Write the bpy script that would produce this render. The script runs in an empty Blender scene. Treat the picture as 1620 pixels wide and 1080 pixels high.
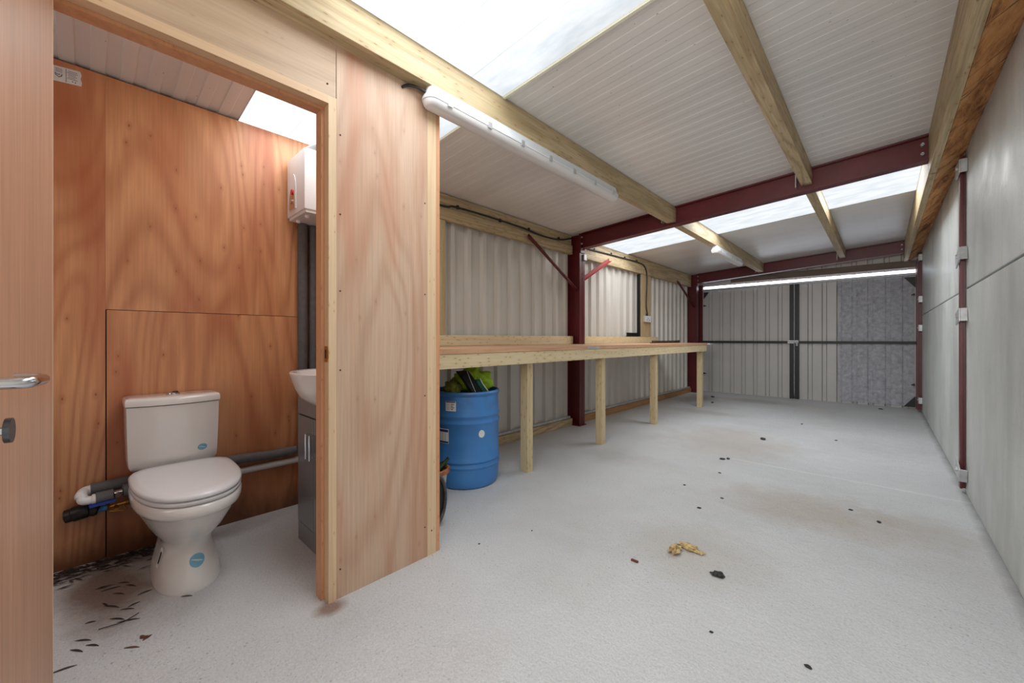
import bpy, bmesh, math, random
from mathutils import Vector, Matrix
random.seed(7)
C = bpy.context.scene.collection
PI = math.pi

# ------------------------------------------------------------------ materials
def newmat(name):
    m = bpy.data.materials.new(name); m.use_nodes = True
    nt = m.node_tree
    return m, nt, nt.nodes['Principled BSDF']

def lin(r, g, b):
    f = lambda c: (c/255/12.92 if c/255 <= .04045 else ((c/255+.055)/1.055)**2.4)
    return (f(r), f(g), f(b), 1)

class NB:
    """small node helper"""
    def __init__(s, nt): s.nt = nt; s.n = nt.nodes; s.l = nt.links
    def node(s, t, **kw):
        n = s.n.new(t)
        for k, v in kw.items(): setattr(n, k, v)
        return n
    def put(s, sock, v):
        if hasattr(v, 'is_output') or isinstance(v, bpy.types.NodeSocket): s.l.new(v, sock)
        else: sock.default_value = v
    def coords(s, rnd=True):
        tc = s.node('ShaderNodeTexCoord')
        if not rnd: return tc.outputs['Object']
        oi = s.node('ShaderNodeObjectInfo')
        ma = s.node('ShaderNodeMath', operation='MULTIPLY'); s.l.new(oi.outputs['Random'], ma.inputs[0]); ma.inputs[1].default_value = 37.0
        va = s.node('ShaderNodeVectorMath', operation='ADD'); s.l.new(tc.outputs['Object'], va.inputs[0]); s.l.new(ma.outputs[0], va.inputs[1])
        return va.outputs[0]
    def scale(s, v, sc, loc=(0, 0, 0)):
        mp = s.node('ShaderNodeMapping'); s.l.new(v, mp.inputs['Vector']); mp.inputs['Scale'].default_value = sc; mp.inputs['Location'].default_value = loc
        return mp.outputs[0]
    def noise(s, v, sc=1.0, det=3.0, rough=.5, dist=0.0):
        n = s.node('ShaderNodeTexNoise'); s.l.new(v, n.inputs['Vector']); n.inputs['Scale'].default_value = sc
        n.inputs['Detail'].default_value = det; n.inputs['Roughness'].default_value = rough; n.inputs['Distortion'].default_value = dist
        return n.outputs['Fac']
    def math(s, op, a, b=0.0, c=None):
        m = s.node('ShaderNodeMath', operation=op); s.put(m.inputs[0], a); s.put(m.inputs[1], b)
        if c is not None: s.put(m.inputs[2], c)
        return m.outputs[0]
    def ramp(s, fac, stops):
        r = s.node('ShaderNodeValToRGB'); s.l.new(fac, r.inputs['Fac']); e = r.color_ramp.elements
        while len(e) < len(stops): e.new(.5)
        for i, (p, c) in enumerate(stops):
            e[i].position = p; e[i].color = c if hasattr(c, '__len__') else (c, c, c, 1)
        return r.outputs['Color']
    def mix(s, fac, a, b, mode='MIX'):
        m = s.node('ShaderNodeMix', data_type='RGBA', blend_type=mode); s.put(m.inputs[0], fac); s.put(m.inputs[6], a); s.put(m.inputs[7], b)
        return m.outputs[2]
    def sep(s, v):
        n = s.node('ShaderNodeSeparateXYZ'); s.l.new(v, n.inputs[0]); return n.outputs
    def bump(s, h, strength=.2, dist=.01):
        b = s.node('ShaderNodeBump'); s.l.new(h, b.inputs['Height']); b.inputs['Strength'].default_value = strength; b.inputs['Distance'].default_value = dist
        return b.outputs[0]

def plain(name, col, rough=.5, metal=0.0, var=.06, vs=6.0, bump=0.0, coat=0.0, spec=None):
    m, nt, p = newmat(name); b = NB(nt); v = b.coords()
    n = b.noise(v, vs, 4, .55)
    d = tuple(c*(1-var*2.2) for c in col[:3])+(1,); l = tuple(min(1, c*(1+var)) for c in col[:3])+(1,)
    nt.links.new(b.ramp(n, [(.3, d), (.7, l)]), p.inputs['Base Color'])
    p.inputs['Roughness'].default_value = rough; p.inputs['Metallic'].default_value = metal
    p.inputs['Coat Weight'].default_value = coat
    if spec is not None: p.inputs['Specular IOR Level'].default_value = spec
    if bump: nt.links.new(b.bump(b.noise(v, vs*12, 3), bump, .004), p.inputs['Normal'])
    return m

def wood(name, light, dark, axis=2, bands=9.0, bandmix=.45, across=2.6, along=.5, red=None, redmix=0.0, knots=.5, rough=.6, fibre=.18, stain=False, knotcol=(.12, .05, .02, 1), kscale=(9, 3.4), kr=1.0, pw=3.2):
    m, nt, p = newmat(name); b = NB(nt); v = b.coords()
    def sc(ac, al):
        s = [ac, ac, ac]; s[axis] = al; return tuple(s)
    n1 = b.noise(b.scale(v, sc(across, along)), 1.0, 1.5, .45, .5)
    w = b.math('SINE', b.math('MULTIPLY', n1, bands*6.283))
    w = b.math('MULTIPLY_ADD', w, .5, .5)
    w = b.math('POWER', w, pw)
    fade = b.noise(b.scale(v, sc(1.7, .7), (3, 1, 7)), 1.0, 2)
    w = b.math('MULTIPLY', w, b.math('MULTIPLY', fade, 1.5))
    w = b.math('MULTIPLY', w, bandmix)
    col = b.mix(w, light, dark)
    f = b.noise(b.scale(v, sc(95, 3.0)), 1.0, 3, .65)
    f = b.ramp(f, [(.3, 1-fibre*1.6), (.7, 1.0)])
    col = b.mix(1.0, col, f, 'MULTIPLY')
    if red is not None:
        r = b.noise(b.scale(v, sc(4.2, .75), (9, 2, 4)), 1.0, 3, .55, .3)
        r = b.ramp(r, [(.42, 0.0), (.68, 1.0)])
        rr = b.math('MULTIPLY', r, redmix)
        col = b.mix(rr, col, red)
    if knots > 0:
        vo = b.node('ShaderNodeTexVoronoi', voronoi_dimensions='2D')
        xs_ = b.sep(v); oth = [i for i in range(3) if i != axis]
        cb = b.node('ShaderNodeCombineXYZ')
        nt.links.new(b.math('MULTIPLY', b.math('ADD', xs_[oth[0]], xs_[oth[1]]), kscale[0]), cb.inputs[0]); nt.links.new(b.math('MULTIPLY', xs_[axis], kscale[1]), cb.inputs[1])
        nt.links.new(cb.outputs[0], vo.inputs['Vector'])
        kd = b.math('ADD', vo.outputs['Distance'], b.math('MULTIPLY', b.noise(v, 30, 3), .03))
        wn = b.sep(vo.outputs['Color'])
        k = b.ramp(kd, [(.035*kr, 1.0), (.085*kr, 0.0)])
        sel = b.math('GREATER_THAN', wn[0], 1-knots)
        k = b.math('MULTIPLY', k, sel)
        col = b.mix(k, col, knotcol)
        halo = b.math('MULTIPLY', b.math('MULTIPLY', b.ramp(kd, [(.0, 1.0), (.30*kr, 0.0)]), sel), .6)
        col = b.mix(halo, col, dark)
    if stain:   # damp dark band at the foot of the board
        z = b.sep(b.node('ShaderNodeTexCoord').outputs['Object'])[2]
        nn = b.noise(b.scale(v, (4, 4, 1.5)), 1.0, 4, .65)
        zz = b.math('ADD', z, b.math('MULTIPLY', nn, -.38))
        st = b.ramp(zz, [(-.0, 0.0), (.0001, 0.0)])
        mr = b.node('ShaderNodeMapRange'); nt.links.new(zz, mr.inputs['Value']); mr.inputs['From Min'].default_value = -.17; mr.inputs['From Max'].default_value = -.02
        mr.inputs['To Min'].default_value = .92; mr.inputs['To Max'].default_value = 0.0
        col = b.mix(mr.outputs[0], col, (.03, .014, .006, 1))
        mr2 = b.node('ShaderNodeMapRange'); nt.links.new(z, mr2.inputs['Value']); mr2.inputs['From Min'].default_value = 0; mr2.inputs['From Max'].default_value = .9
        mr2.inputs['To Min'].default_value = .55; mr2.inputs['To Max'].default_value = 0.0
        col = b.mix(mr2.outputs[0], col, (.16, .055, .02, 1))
    nt.links.new(col, p.inputs['Base Color'])
    p.inputs['Roughness'].default_value = rough
    nt.links.new(b.bump(f, .12, .002), p.inputs['Normal'])
    return m

M = {}
M['ply_in'] = wood('plywood_orange', lin(224, 164, 118), lin(166, 98, 62), 2, 20, .5, 2.0, .36, lin(166, 84, 50), .7, .38, .38, .12, stain=True, knotcol=lin(88, 40, 18), kscale=(2.0, 1.0), kr=.62, pw=1.8)
M['ply_out'] = wood('plywood_pale', lin(208, 178, 154), lin(176, 134, 106), 2, 17, .42, 2.2, .36, lin(184, 124, 92), .75, .3, .5, .12, knotcol=lin(150, 92, 62), kscale=(2.6, 1.2), kr=.5, pw=1.8)
M['ply_hdr'] = wood('plywood_header', lin(204, 178, 150), lin(174, 142, 112), 1, 14, .4, 2.3, .5, lin(180, 136, 104), .35, .3, .5, .12, kscale=(3, 1.5), kr=.4, pw=1.8)
M['lining'] = wood('door_lining_pine', lin(224, 196, 160), lin(206, 166, 126), 2, 6, .35, 6, .3, None, 0, .22, .5, .08)
M['lining_h'] = wood('door_lining_pine_head', lin(224, 192, 156), lin(200, 160, 122), 1, 6, .35, 6, .3, None, 0, .25, .5, .08)
M['rebate'] = wood('door_lining_rebate', lin(214, 160, 120), lin(190, 132, 92), 2, 6, .35, 6, .3, None, 0, .25, .5, .08)
M['veneer'] = wood('door_veneer', lin(196, 150, 122), lin(176, 128, 100), 2, 10, .35, 4, .12, None, 0, 0, .4, .16)
M['lipping'] = wood('door_lipping', lin(220, 190, 160), lin(200, 165, 130), 2, 6, .3, 6, .3, None, 0, 0, .5, .1)
M['timber'] = wood('treated_timber', lin(206, 184, 146), lin(160, 132, 92), 1, 8, .7, 5, .4, lin(146, 130, 92), .5, .5, .62, .26, knotcol=lin(84, 56, 30), kscale=(7, 1.8), kr=1.5)
M['timber_z'] = wood('treated_timber_upright', lin(200, 178, 138), lin(168, 140, 98), 2, 7, .5, 6, .45, None, 0, .4, .62, .2, knotcol=lin(100, 66, 36))
M['timber_x'] = wood('old_brown_beam', lin(120, 104, 92), lin(84, 70, 60), 0, 7, .5, 6, .4, None, 0, .3, .7, .2)
M['pine'] = wood('planed_pine', lin(224, 206, 168), lin(206, 182, 136), 1, 6, .45, 6, .3, None, 0, .55, .55, .1, knotcol=lin(116, 62, 32), kscale=(7, 2.4), kr=2.0)
M['pine_warm'] = wood('planed_pine_warm', lin(222, 190, 150), lin(200, 160, 116), 1, 6, .45, 6, .3, None, 0, .5, .55, .12, knotcol=lin(140, 84, 48), kscale=(7, 2.4), kr=2.0)
M['pine_z'] = wood('planed_pine_leg', lin(212, 192, 152), lin(190, 162, 116), 2, 6, .45, 6, .3, None, 0, .4, .55, .12, knotcol=lin(130, 84, 48), kscale=(7, 2.4), kr=2.0)
M['worktop'] = wood('worktop_ply', lin(214, 170, 134), lin(192, 138, 100), 1, 8, .4, 4, .4, None, 0, .1, .5, .14)
M['skirt_orange'] = wood('sole_plate_orange', lin(186, 140, 96), lin(150, 100, 60), 1, 8, .5, 7, .4, None, 0, .5, .65, .2)

M['steel_red'] = plain('red_oxide_steel', lin(94, 25, 31), .4, 0, .12, 4)
M['steel_red_b'] = plain('red_oxide_steel_bright', lin(150, 42, 40), .5, 0, .12, 6)
M['black_metal'] = plain('black_painted_steel', lin(11, 11, 13), .5, 0, .1, 8)
M['galv'] = plain('galvanised_steel', lin(190, 192, 194), .4, .35, .1, 30)
M['chrome'] = plain('chrome', lin(200, 202, 206), .18, 1.0, .02, 10)
M['dark_chrome'] = plain('brushed_dark_chrome', lin(92, 96, 102), .3, 1.0, .05, 10)
M['brass'] = plain('brass', lin(190, 140, 70), .3, .9, .1, 20)
M['ceramic'] = plain('white_ceramic', lin(226, 224, 222), .12, 0, .012, 3, coat=.4)
M['plastic_white'] = plain('white_plastic', lin(228, 230, 232), .3, 0, .015, 4)
M['seat_plastic'] = plain('seat_plastic', lin(216, 217, 220), .22, 0, .01, 3)
M['fixture_white'] = plain('fixture_body', lin(214, 220, 224), .4, 0, .02, 4)
M['pipe_grey'] = plain('foam_pipe_lagging', lin(98, 98, 100), .8, 0, .08, 30, bump=.2)
M['pipe_light'] = plain('light_grey_pipe', lin(196, 196, 196), .4, 0, .03, 10)
M['black_plastic'] = plain('black_plastic', lin(16, 16, 18), .35, 0, .15, 20, bump=.3)
M['cable'] = plain('black_cable', lin(28, 28, 28), .5, 0, .1, 20)
M['vanity'] = plain('grey_gloss_board', lin(122, 124, 128), .16, 0, .015, 3, coat=.3)
M['vanity_dark'] = plain('cabinet_shadow_gap', lin(30, 30, 32), .6)
M['sticker_blue'] = plain('blue_sticker', lin(116, 176, 204), .4, 0, .06, 60)
M['paper'] = plain('white_label_paper', lin(222, 222, 220), .6, 0, .04, 40)
M['paper_pale'] = plain('pale_print', lin(176, 180, 186), .6, 0, .1, 200)
M['ink'] = plain('dark_print', lin(40, 44, 56), .6, 0, .1, 100)
M['ink_blue'] = plain('blue_print', lin(28, 60, 120), .5, 0, .1, 60)
M['blue_tape'] = plain('blue_tape', lin(20, 60, 150), .4, 0, .1, 30)
M['blue_pipe'] = plain('blue_water_pipe', lin(60, 140, 205), .4, 0, .06, 30)
M['red_knob'] = plain('red_knob', lin(205, 50, 40), .4)
M['copper'] = plain('copper_panel', lin(196, 150, 120), .35, .3, .05, 10)
M['hivis'] = plain('hi_vis_cloth', lin(172, 216, 48), .6, 0, .3, 9, bump=.3)
M['olive'] = plain('olive_cloth', lin(104, 112, 30), .8, 0, .3, 20)
M['black_cloth'] = plain('black_cloth', lin(18, 18, 20), .85, 0, .3, 20, bump=.3)
M['green_cloth'] = plain('dark_green_cloth', lin(14, 84, 66), .8, 0, .2, 20)
M['rubber'] = plain('grey_rubber', lin(88, 88, 88), .6, 0, .2, 40, bump=.2)
M['terracotta'] = plain('rusty_rim', lin(176, 108, 70), .8, 0, .3, 40, bump=.4)
M['pot_white'] = plain('white_bucket', lin(196, 194, 188), .5, 0, .08, 12)
M['leaf'] = plain('dry_leaf', lin(58, 44, 36), .8, 0, .35, 30)
M['leaf_red'] = plain('red_brown_leaf', lin(104, 58, 44), .8, 0, .3, 30)
M['tuft'] = plain('tan_fibre', lin(206, 180, 130), .9, 0, .3, 60, bump=.6)
M['stone'] = plain('dark_grit', lin(70, 72, 70), .9, 0, .5, 90, bump=.8)
M['rust'] = plain('rusty_bar', lin(72, 46, 36), .8, 0, .3, 20)
M['sky_edge'] = plain('cream_edge', lin(226, 226, 206), .5, 0, .04, 8)

def m_drum():
    m, nt, p = newmat('blue_drum_plastic'); b = NB(nt); v = b.coords(False)
    z = b.sep(v)[2]
    n = b.noise(v, 9, 5, .65)
    mr = b.node('ShaderNodeMapRange'); nt.links.new(z, mr.inputs['Value']); mr.inputs['From Min'].default_value = .5; mr.inputs['From Max'].default_value = .7
    sc = b.math('MULTIPLY', b.ramp(n, [(.45, 0.0), (.65, 1.0)]), mr.outputs[0])
    col = b.mix(b.math('MULTIPLY', sc, .55), b.ramp(b.noise(v, 3, 3), [(.3, lin(52, 112, 178)), (.7, lin(72, 138, 204))]), lin(70, 86, 104))
    nt.links.new(col, p.inputs['Base Color']); p.inputs['Roughness'].default_value = .42
    return m
M['drum'] = m_drum()

def m_floor():
    m, nt, p = newmat('painted_concrete_floor'); b = NB(nt); v = b.coords(False)
    big = b.noise(v, .8, 4, .6)
    col = b.ramp(big, [(.3, lin(190, 192, 194)), (.7, lin(208, 210, 213))])
    # soft large brown stains (foot traffic)
    s = b.noise(b.scale(v, (1.0, 1.0, 1), (4.3, 2.2, 0)), 1.1, 5, .62, .4)
    s = b.math('MULTIPLY', b.ramp(s, [(.52, 0.0), (.72, 1.0)]), .42)
    xs = b.sep(v)
    def spot(cx, cy, rx, ry, amt, cc):
        dx = b.math('MULTIPLY', b.math('SUBTRACT', xs[0], cx), 1/rx); dy = b.math('MULTIPLY', b.math('SUBTRACT', xs[1], cy), 1/ry)
        d = b.math('SQRT', b.math('ADD', b.math('MULTIPLY', dx, dx), b.math('MULTIPLY', dy, dy)))
        d = b.math('ADD', d, b.math('MULTIPLY', b.math('SUBTRACT', b.noise(v, 5, 5, .65), .5), 1.1))
        return b.math('MULTIPLY', b.ramp(d, [(.35, 1.0), (1.1, 0.0)]), amt), cc
    col = b.mix(b.math('MULTIPLY', s, .5), col, lin(178, 166, 150))
    for a, cc in (spot(-.35, 3.1, .6, .4, .5, lin(166, 150, 132)), spot(-1.2, 4.6, .7, .9, .4, lin(168, 152, 136)), spot(-.7, 2.1, .4, .4, .3, lin(170, 156, 132)),
                  spot(-2.45, .05, .42, .2, .75, lin(110, 80, 58)), spot(-2.7, .3, .15, .5, .55, lin(90, 66, 50)), spot(-1.62, .66, .06, .08, .8, lin(130, 92, 70)), spot(-1.6, 7.9, .7, .35, .35, lin(110, 108, 106)), spot(-2.5, 7.6, .4, .8, .5, lin(100, 92, 88)),
                  spot(-1.8, 3.3, .35, .3, .3, lin(150, 146, 142)), spot(-2.0, 6.2, .8, .25, .35, lin(150, 144, 140)), spot(.15, 3.2, .3, .3, .3, lin(160, 144, 124))):
        col = b.mix(a, col, cc)
    # scattered fine grit specks
    for scl, thr in ((16, .030), (46, .05)):
        vo = b.node('ShaderNodeTexVoronoi', voronoi_dimensions='2D'); nt.links.new(v, vo.inputs['Vector']); vo.inputs['Scale'].default_value = scl
        k = b.ramp(vo.outputs['Distance'], [(thr, 1.0), (thr*2.6, 0.0)])
        sel = b.math('GREATER_THAN', b.sep(vo.outputs['Color'])[0], .62)
        dens = b.ramp(b.noise(v, 1.3, 3), [(.42, .15), (.62, 1.0)])
        col = b.mix(b.math('MULTIPLY', b.math('MULTIPLY', k, sel), b.math('MULTIPLY', dens, .5)), col, lin(92, 86, 80))
    jn = b.math('ABSOLUTE', b.math('SUBTRACT', b.math('ADD', xs[1], b.math('MULTIPLY', b.noise(v, 3, 3), .06)), 3.99))
    col = b.mix(b.math('MULTIPLY', b.math('MULTIPLY', b.ramp(jn, [(.006, 1.0), (.022, 0.0)]), .32), b.math('GREATER_THAN', xs[0], -1.0)), col, lin(236, 238, 240))
    # floor turns darker along the concrete wall
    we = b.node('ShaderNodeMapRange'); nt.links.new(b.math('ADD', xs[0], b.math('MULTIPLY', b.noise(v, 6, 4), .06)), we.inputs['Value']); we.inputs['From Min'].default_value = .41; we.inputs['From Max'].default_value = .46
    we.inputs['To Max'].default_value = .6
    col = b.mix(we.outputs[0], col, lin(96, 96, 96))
    nt.links.new(col, p.inputs['Base Color']); p.inputs['Roughness'].default_value = .5
    h = b.math('ADD', b.noise(v, 60, 4, .7), b.math('MULTIPLY', b.noise(v, 9, 4, .6), 1.5))
    gr = b.ramp(b.noise(v, 130, 2, .6), [(.35, .86), (.6, 1.0)])
    col = b.mix(1.0, col, gr, 'MULTIPLY'); nt.links.new(col, p.inputs['Base Color'])
    nt.links.new(b.bump(h, .6, .010), p.inputs['Normal'])
    return m
M['floor'] = m_floor()

def m_concrete():
    m, nt, p = newmat('precast_concrete'); b = NB(nt); v = b.coords()
    n = b.noise(b.scale(v, (1, 1.1, .45)), 1.6, 6, .62, .3)
    col = b.ramp(n, [(.28, lin(168, 172, 171)), (.5, lin(194, 198, 196)), (.72, lin(212, 216, 214))])
    st = b.noise(b.scale(v, (1, 9, 1.2)), 1.0, 5, .65)
    col = b.mix(b.math('MULTIPLY', b.ramp(st, [(.5, 0.0), (.75, 1.0)]), .3), col, lin(172, 172, 166))
    vo = b.node('ShaderNodeTexVoronoi'); vo.voronoi_dimensions = '2D'; q_ = b.sep(v); cq = b.node('ShaderNodeCombineXYZ'); nt.links.new(b.math('MULTIPLY', q_[1], 9.0), cq.inputs[0]); nt.links.new(b.math('MULTIPLY', q_[2], 5.0), cq.inputs[1]); nt.links.new(cq.outputs[0], vo.inputs['Vector'])
    k = b.ramp(vo.outputs['Distance'], [(.035, 1.0), (.1, 0.0)])
    sel = b.math('GREATER_THAN', b.sep(vo.outputs['Color'])[1], .8)
    col = b.mix(b.math('MULTIPLY', b.math('MULTIPLY', k, sel), .6), col, lin(104, 104, 100))
    nt.links.new(col, p.inputs['Base Color'])
    nt.links.new(b.ramp(b.noise(v, 3, 3), [(.3, .38), (.7, .6)]), p.inputs['Roughness'])
    h = b.math('ADD', b.noise(v, 22, 5, .6), b.math('MULTIPLY', b.noise(v, 2.5, 3, .5), 2.5))
    nt.links.new(b.bump(h, .3, .008), p.inputs['Normal'])
    return m
M['concrete'] = m_concrete()

def m_panel(name, base, dark, spots=True, rough=.42):
    m, nt, p = newmat(name); b = NB(nt); v = b.coords(False)
    n = b.noise(b.scale(v, (.6, 2.0, 1)), 1.0, 4, .6)
    col = b.ramp(n, [(.3, dark), (.7, base)])
    st = b.noise(b.scale(v, (.7, 34, 1)), 1.0, 3, .6)
    col = b.mix(b.math('MULTIPLY', b.ramp(st, [(.5, 0.0), (.8, 1.0)]), .3), col, dark)
    if spots:
        vo = b.node('ShaderNodeTexVoronoi', voronoi_dimensions='2D'); nt.links.new(b.scale(v, (1.6, 3.4, 1)), vo.inputs['Vector'])
        k = b.ramp(b.math('ADD', vo.outputs['Distance'], b.math('MULTIPLY', b.noise(v, 34, 3), .12)), [(.085, 1.0), (.095, 0.0)])
        sel = b.math('GREATER_THAN', b.sep(vo.outputs['Color'])[2], .72)
        col = b.mix(b.math('MULTIPLY', b.math('MULTIPLY', k, sel), .75), col, lin(96, 94, 92))
    nt.links.new(col, p.inputs['Base Color']); p.inputs['Roughness'].default_value = rough
    return m
M['roof'] = m_panel('white_roof_lining', lin(226, 223, 220), lin(210, 207, 204), True, .3)
M['clad'] = m_panel('grey_wall_cladding', lin(206, 202, 195), lin(194, 189, 182), False, .32)
M['clad_gate'] = m_panel('grey_gate_cladding', lin(184, 182, 180), lin(172, 170, 168), False, .4)

def m_foil():
    m, nt, p = newmat('crinkled_foil_insulation'); b = NB(nt); v = b.coords(False)
    n = b.noise(v, 16, 5, .7)
    col = b.ramp(n, [(.3, lin(146, 148, 156)), (.7, lin(194, 195, 203))])
    nt.links.new(col, p.inputs['Base Color']); p.inputs['Roughness'].default_value = .5; p.inputs['Metallic'].default_value = .1
    nt.links.new(b.bump(b.noise(v, 34, 5, .75), .8, .02), p.inputs['Normal'])
    return m
M['foil'] = m_foil()

def m_foam():
    m, nt, p = newmat('weathered_orange_foam'); b = NB(nt); v = b.coords(False)
    n = b.noise(b.scale(v, (5, 1.5, 5)), 1.6, 7, .7, .3)
    col = b.ramp(n, [(.28, lin(70, 42, 24)), (.40, lin(150, 96, 52)), (.52, lin(206, 146, 88)), (.78, lin(222, 180, 132))])
    cr = b.noise(b.scale(v, (.8, 3.0, .8)), 1.0, 4, .55, .5)
    crk = b.ramp(b.math('ABSOLUTE', b.math('SUBTRACT', cr, .5)), [(.0, 1.0), (.010, 0.0)])
    col = b.mix(b.math('MULTIPLY', crk, .85), col, lin(38, 22, 12))
    xe = b.sep(v)[0]
    mr = b.node('ShaderNodeMapRange'); nt.links.new(b.math('ADD', xe, b.math('MULTIPLY', b.noise(v, 7, 4), .12)), mr.inputs['Value']); mr.inputs['From Min'].default_value = .40; mr.inputs['From Max'].default_value = .5
    col = b.mix(b.math('MULTIPLY', mr.outputs[0], .8), col, lin(44, 30, 22))
    nt.links.new(col, p.inputs['Base Color']); p.inputs['Roughness'].default_value = .85
    nt.links.new(b.bump(b.math('SUBTRACT', n, b.math('MULTIPLY', crk, .5)), .7, .03), p.inputs['Normal'])
    return m
M['foam'] = m_foam()

def m_sky(name, strength, dirt):
    m, nt, p = newmat(name); b = NB(nt); v = b.coords(False); xs = b.sep(v)
    # translucent sheet lit from above by the day outside; profile lines and grime show in it
    fl = b.noise(b.scale(v, (1.2, 3, 1)), 4.0, 4, .6)
    col = b.ramp(fl, [(.3, (.80, .87, .93, 1)), (.7, (.95, .98, 1, 1))])
    t = b.math('FRACT', b.math('MULTIPLY', xs[1], 4.0))
    ln = b.ramp(b.math('ABSOLUTE', b.math('SUBTRACT', t, .5)), [(.0, .72), (.02, 1.0)])
    col = b.mix(1.0, col, ln, 'MULTIPLY')
    em = nt.nodes.new('ShaderNodeEmission')
    st = b.math('MULTIPLY', b.ramp(fl, [(.2, .85), (.8, 1.0)]), strength)
    if dirt:
        mr = b.node('ShaderNodeMapRange'); nt.links.new(b.math('ADD', xs[1], b.math('MULTIPLY', b.noise(b.scale(v, (1, 4, 1)), 2.5, 4, .6), .35)), mr.inputs['Value'])
        mr.inputs['From Min'].default_value = 1.42; mr.inputs['From Max'].default_value = 1.85; mr.inputs['To Min'].default_value = 1.0; mr.inputs['To Max'].default_value = dirt
        st = b.math('MULTIPLY', st, mr.outputs[0])
    nt.links.new(col, em.inputs[0]); nt.links.new(st, em.inputs[1])
    nt.links.new(em.outputs[0], nt.nodes['Material Output'].inputs[0])
    return m
M['sky1'] = m_sky('translucent_rooflight', 1.9, .6)
M['sky2'] = m_sky('translucent_rooflight_far', 1.4, 0)

def m_diffuser():
    m, nt, p = newmat('frosted_diffuser')
    p.inputs['Base Color'].default_value = lin(214, 212, 212); p.inputs['Roughness'].default_value = .35
    p.inputs['Subsurface Weight'].default_value = 0
    return m
M['diffuser'] = m_diffuser()

# ------------------------------------------------------------------ mesh helpers
class MB:
    def __init__(s): s.b = bmesh.new()
    def box(s, x0, x1, y0, y1, z0, z1, bev=.0, mi=0):
        t = bmesh.new(); bmesh.ops.create_cube(t, size=1)
        for v in t.verts: v.co = Vector(((x0+x1)/2+v.co.x*(x1-x0), (y0+y1)/2+v.co.y*(y1-y0), (z0+z1)/2+v.co.z*(z1-z0)))
        if bev: bmesh.ops.bevel(t, geom=list(t.edges), offset=bev, segments=2, affect='EDGES', profile=.7)
        s.merge(t); return s
    def merge(s, t, mat=None):
        if mat is not None: bmesh.ops.transform(t, matrix=mat, verts=t.verts)
        me = bpy.data.meshes.new('tmp'); t.to_mesh(me); t.free(); s.b.from_mesh(me); bpy.data.meshes.remove(me); return s
    def mesh(s, vs, fs):
        b = [s.b.verts.new(v) for v in vs]
        for f in fs: s.b.faces.new([b[i] for i in f])
        return s
    def bar(s, p0, p1, w, h, up=(0, 0, 1), bev=0):
        """rectangular bar from p0 to p1; w across, h along up"""
        p0, p1 = Vector(p0), Vector(p1); d = p1-p0; L = d.length; d.normalize(); u = Vector(up); sd = d.cross(u).normalized(); u = sd.cross(d).normalized()
        t = bmesh.new(); bmesh.ops.create_cube(t, size=1)
        for v in t.verts: v.co = Vector((v.co.x*L, v.co.y*w, v.co.z*h))
        if bev: bmesh.ops.bevel(t, geom=list(t.edges), offset=bev, segments=2, affect='EDGES')
        m = Matrix((d, sd, u)).transposed().to_4x4(); m.translation = (p0+p1)/2
        return s.merge(t, m)
    def tube(s, pts, r, seg=12, caps=True):
        pts = [Vector(p) for p in pts]; rings = []; n = len(pts)
        rs = r if hasattr(r, '__len__') else [r]*n
        prev = None
        for i, p in enumerate(pts):
            d = (pts[min(i+1, n-1)]-pts[max(i-1, 0)]).normalized()
            if prev is None:
                a = Vector((0, 0, 1)) if abs(d.z) < .9 else Vector((1, 0, 0)); x = d.cross(a).normalized()
            else:
                x = (prev-d*prev.dot(d)).normalized()
            prev = x; y = d.cross(x)
            rings.append([s.b.verts.new(p+(x*math.cos(2*PI*k/seg)+y*math.sin(2*PI*k/seg))*rs[i]) for k in range(seg)])
        for a, c in zip(rings, rings[1:]):
            for k in range(seg): s.b.faces.new((a[k], a[(k+1) % seg], c[(k+1) % seg], c[k]))
        if caps: s.b.faces.new(rings[0][::-1]); s.b.faces.new(rings[-1])
        return s
    def loft(s, rings, caps=True):
        R = [[s.b.verts.new(p) for p in r] for r in rings]; n = len(R[0])
        for a, c in zip(R, R[1:]):
            for k in range(n): s.b.faces.new((a[k], a[(k+1) % n], c[(k+1) % n], c[k]))
        if caps: s.b.faces.new(R[0][::-1]); s.b.faces.new(R[-1])
        return s
    def lathe(s, prof, c=(0, 0, 0), seg=40, caps=True):
        return s.loft([[(c[0]+r*math.cos(2*PI*k/seg), c[1]+r*math.sin(2*PI*k/seg), c[2]+z) for k in range(seg)] for r, z in prof], caps)
    def sphere(s, c, r, seg=16, sc=(1, 1, 1)):
        t = bmesh.new(); bmesh.ops.create_uvsphere(t, u_segments=seg, v_segments=seg//2, radius=r)
        m = Matrix.Diagonal((*sc, 1)); m.translation = Vector(c)
        return s.merge(t, m)

CUR = {'o': Vector((0, 0, 0))}
def obj(name, mb, mat, parent=None, smooth=False, loc=None, angle=35):
    b = mb.b if isinstance(mb, MB) else mb
    bmesh.ops.recalc_face_normals(b, faces=b.faces)
    off = Vector(parent['_loc']) if parent is not None else Vector(loc if loc is not None else (0, 0, 0))
    for v in b.verts: v.co -= off
    me = bpy.data.meshes.new(name); b.to_mesh(me); b.free()
    for mm in (mat if isinstance(mat, (list, tuple)) else [mat]): me.materials.append(mm)
    o = bpy.data.objects.new(name, me); C.objects.link(o)
    if parent is not None: o.parent = parent; o['_loc'] = tuple(off)
    else: o.location = off; o['_loc'] = tuple(off)
    if smooth:
        for p in me.polygons: p.use_smooth = True
        me.set_sharp_from_angle(angle=math.radians(angle))
    return o
def thing(name, label, cat, loc=(0, 0, 0), group=None):
    o = bpy.data.objects.new(name, None); C.objects.link(o); o.location = loc; o['_loc'] = tuple(loc); o.empty_display_size = .05
    o['label'] = label; o['category'] = cat
    if group: o['group'] = group
    return o
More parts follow.
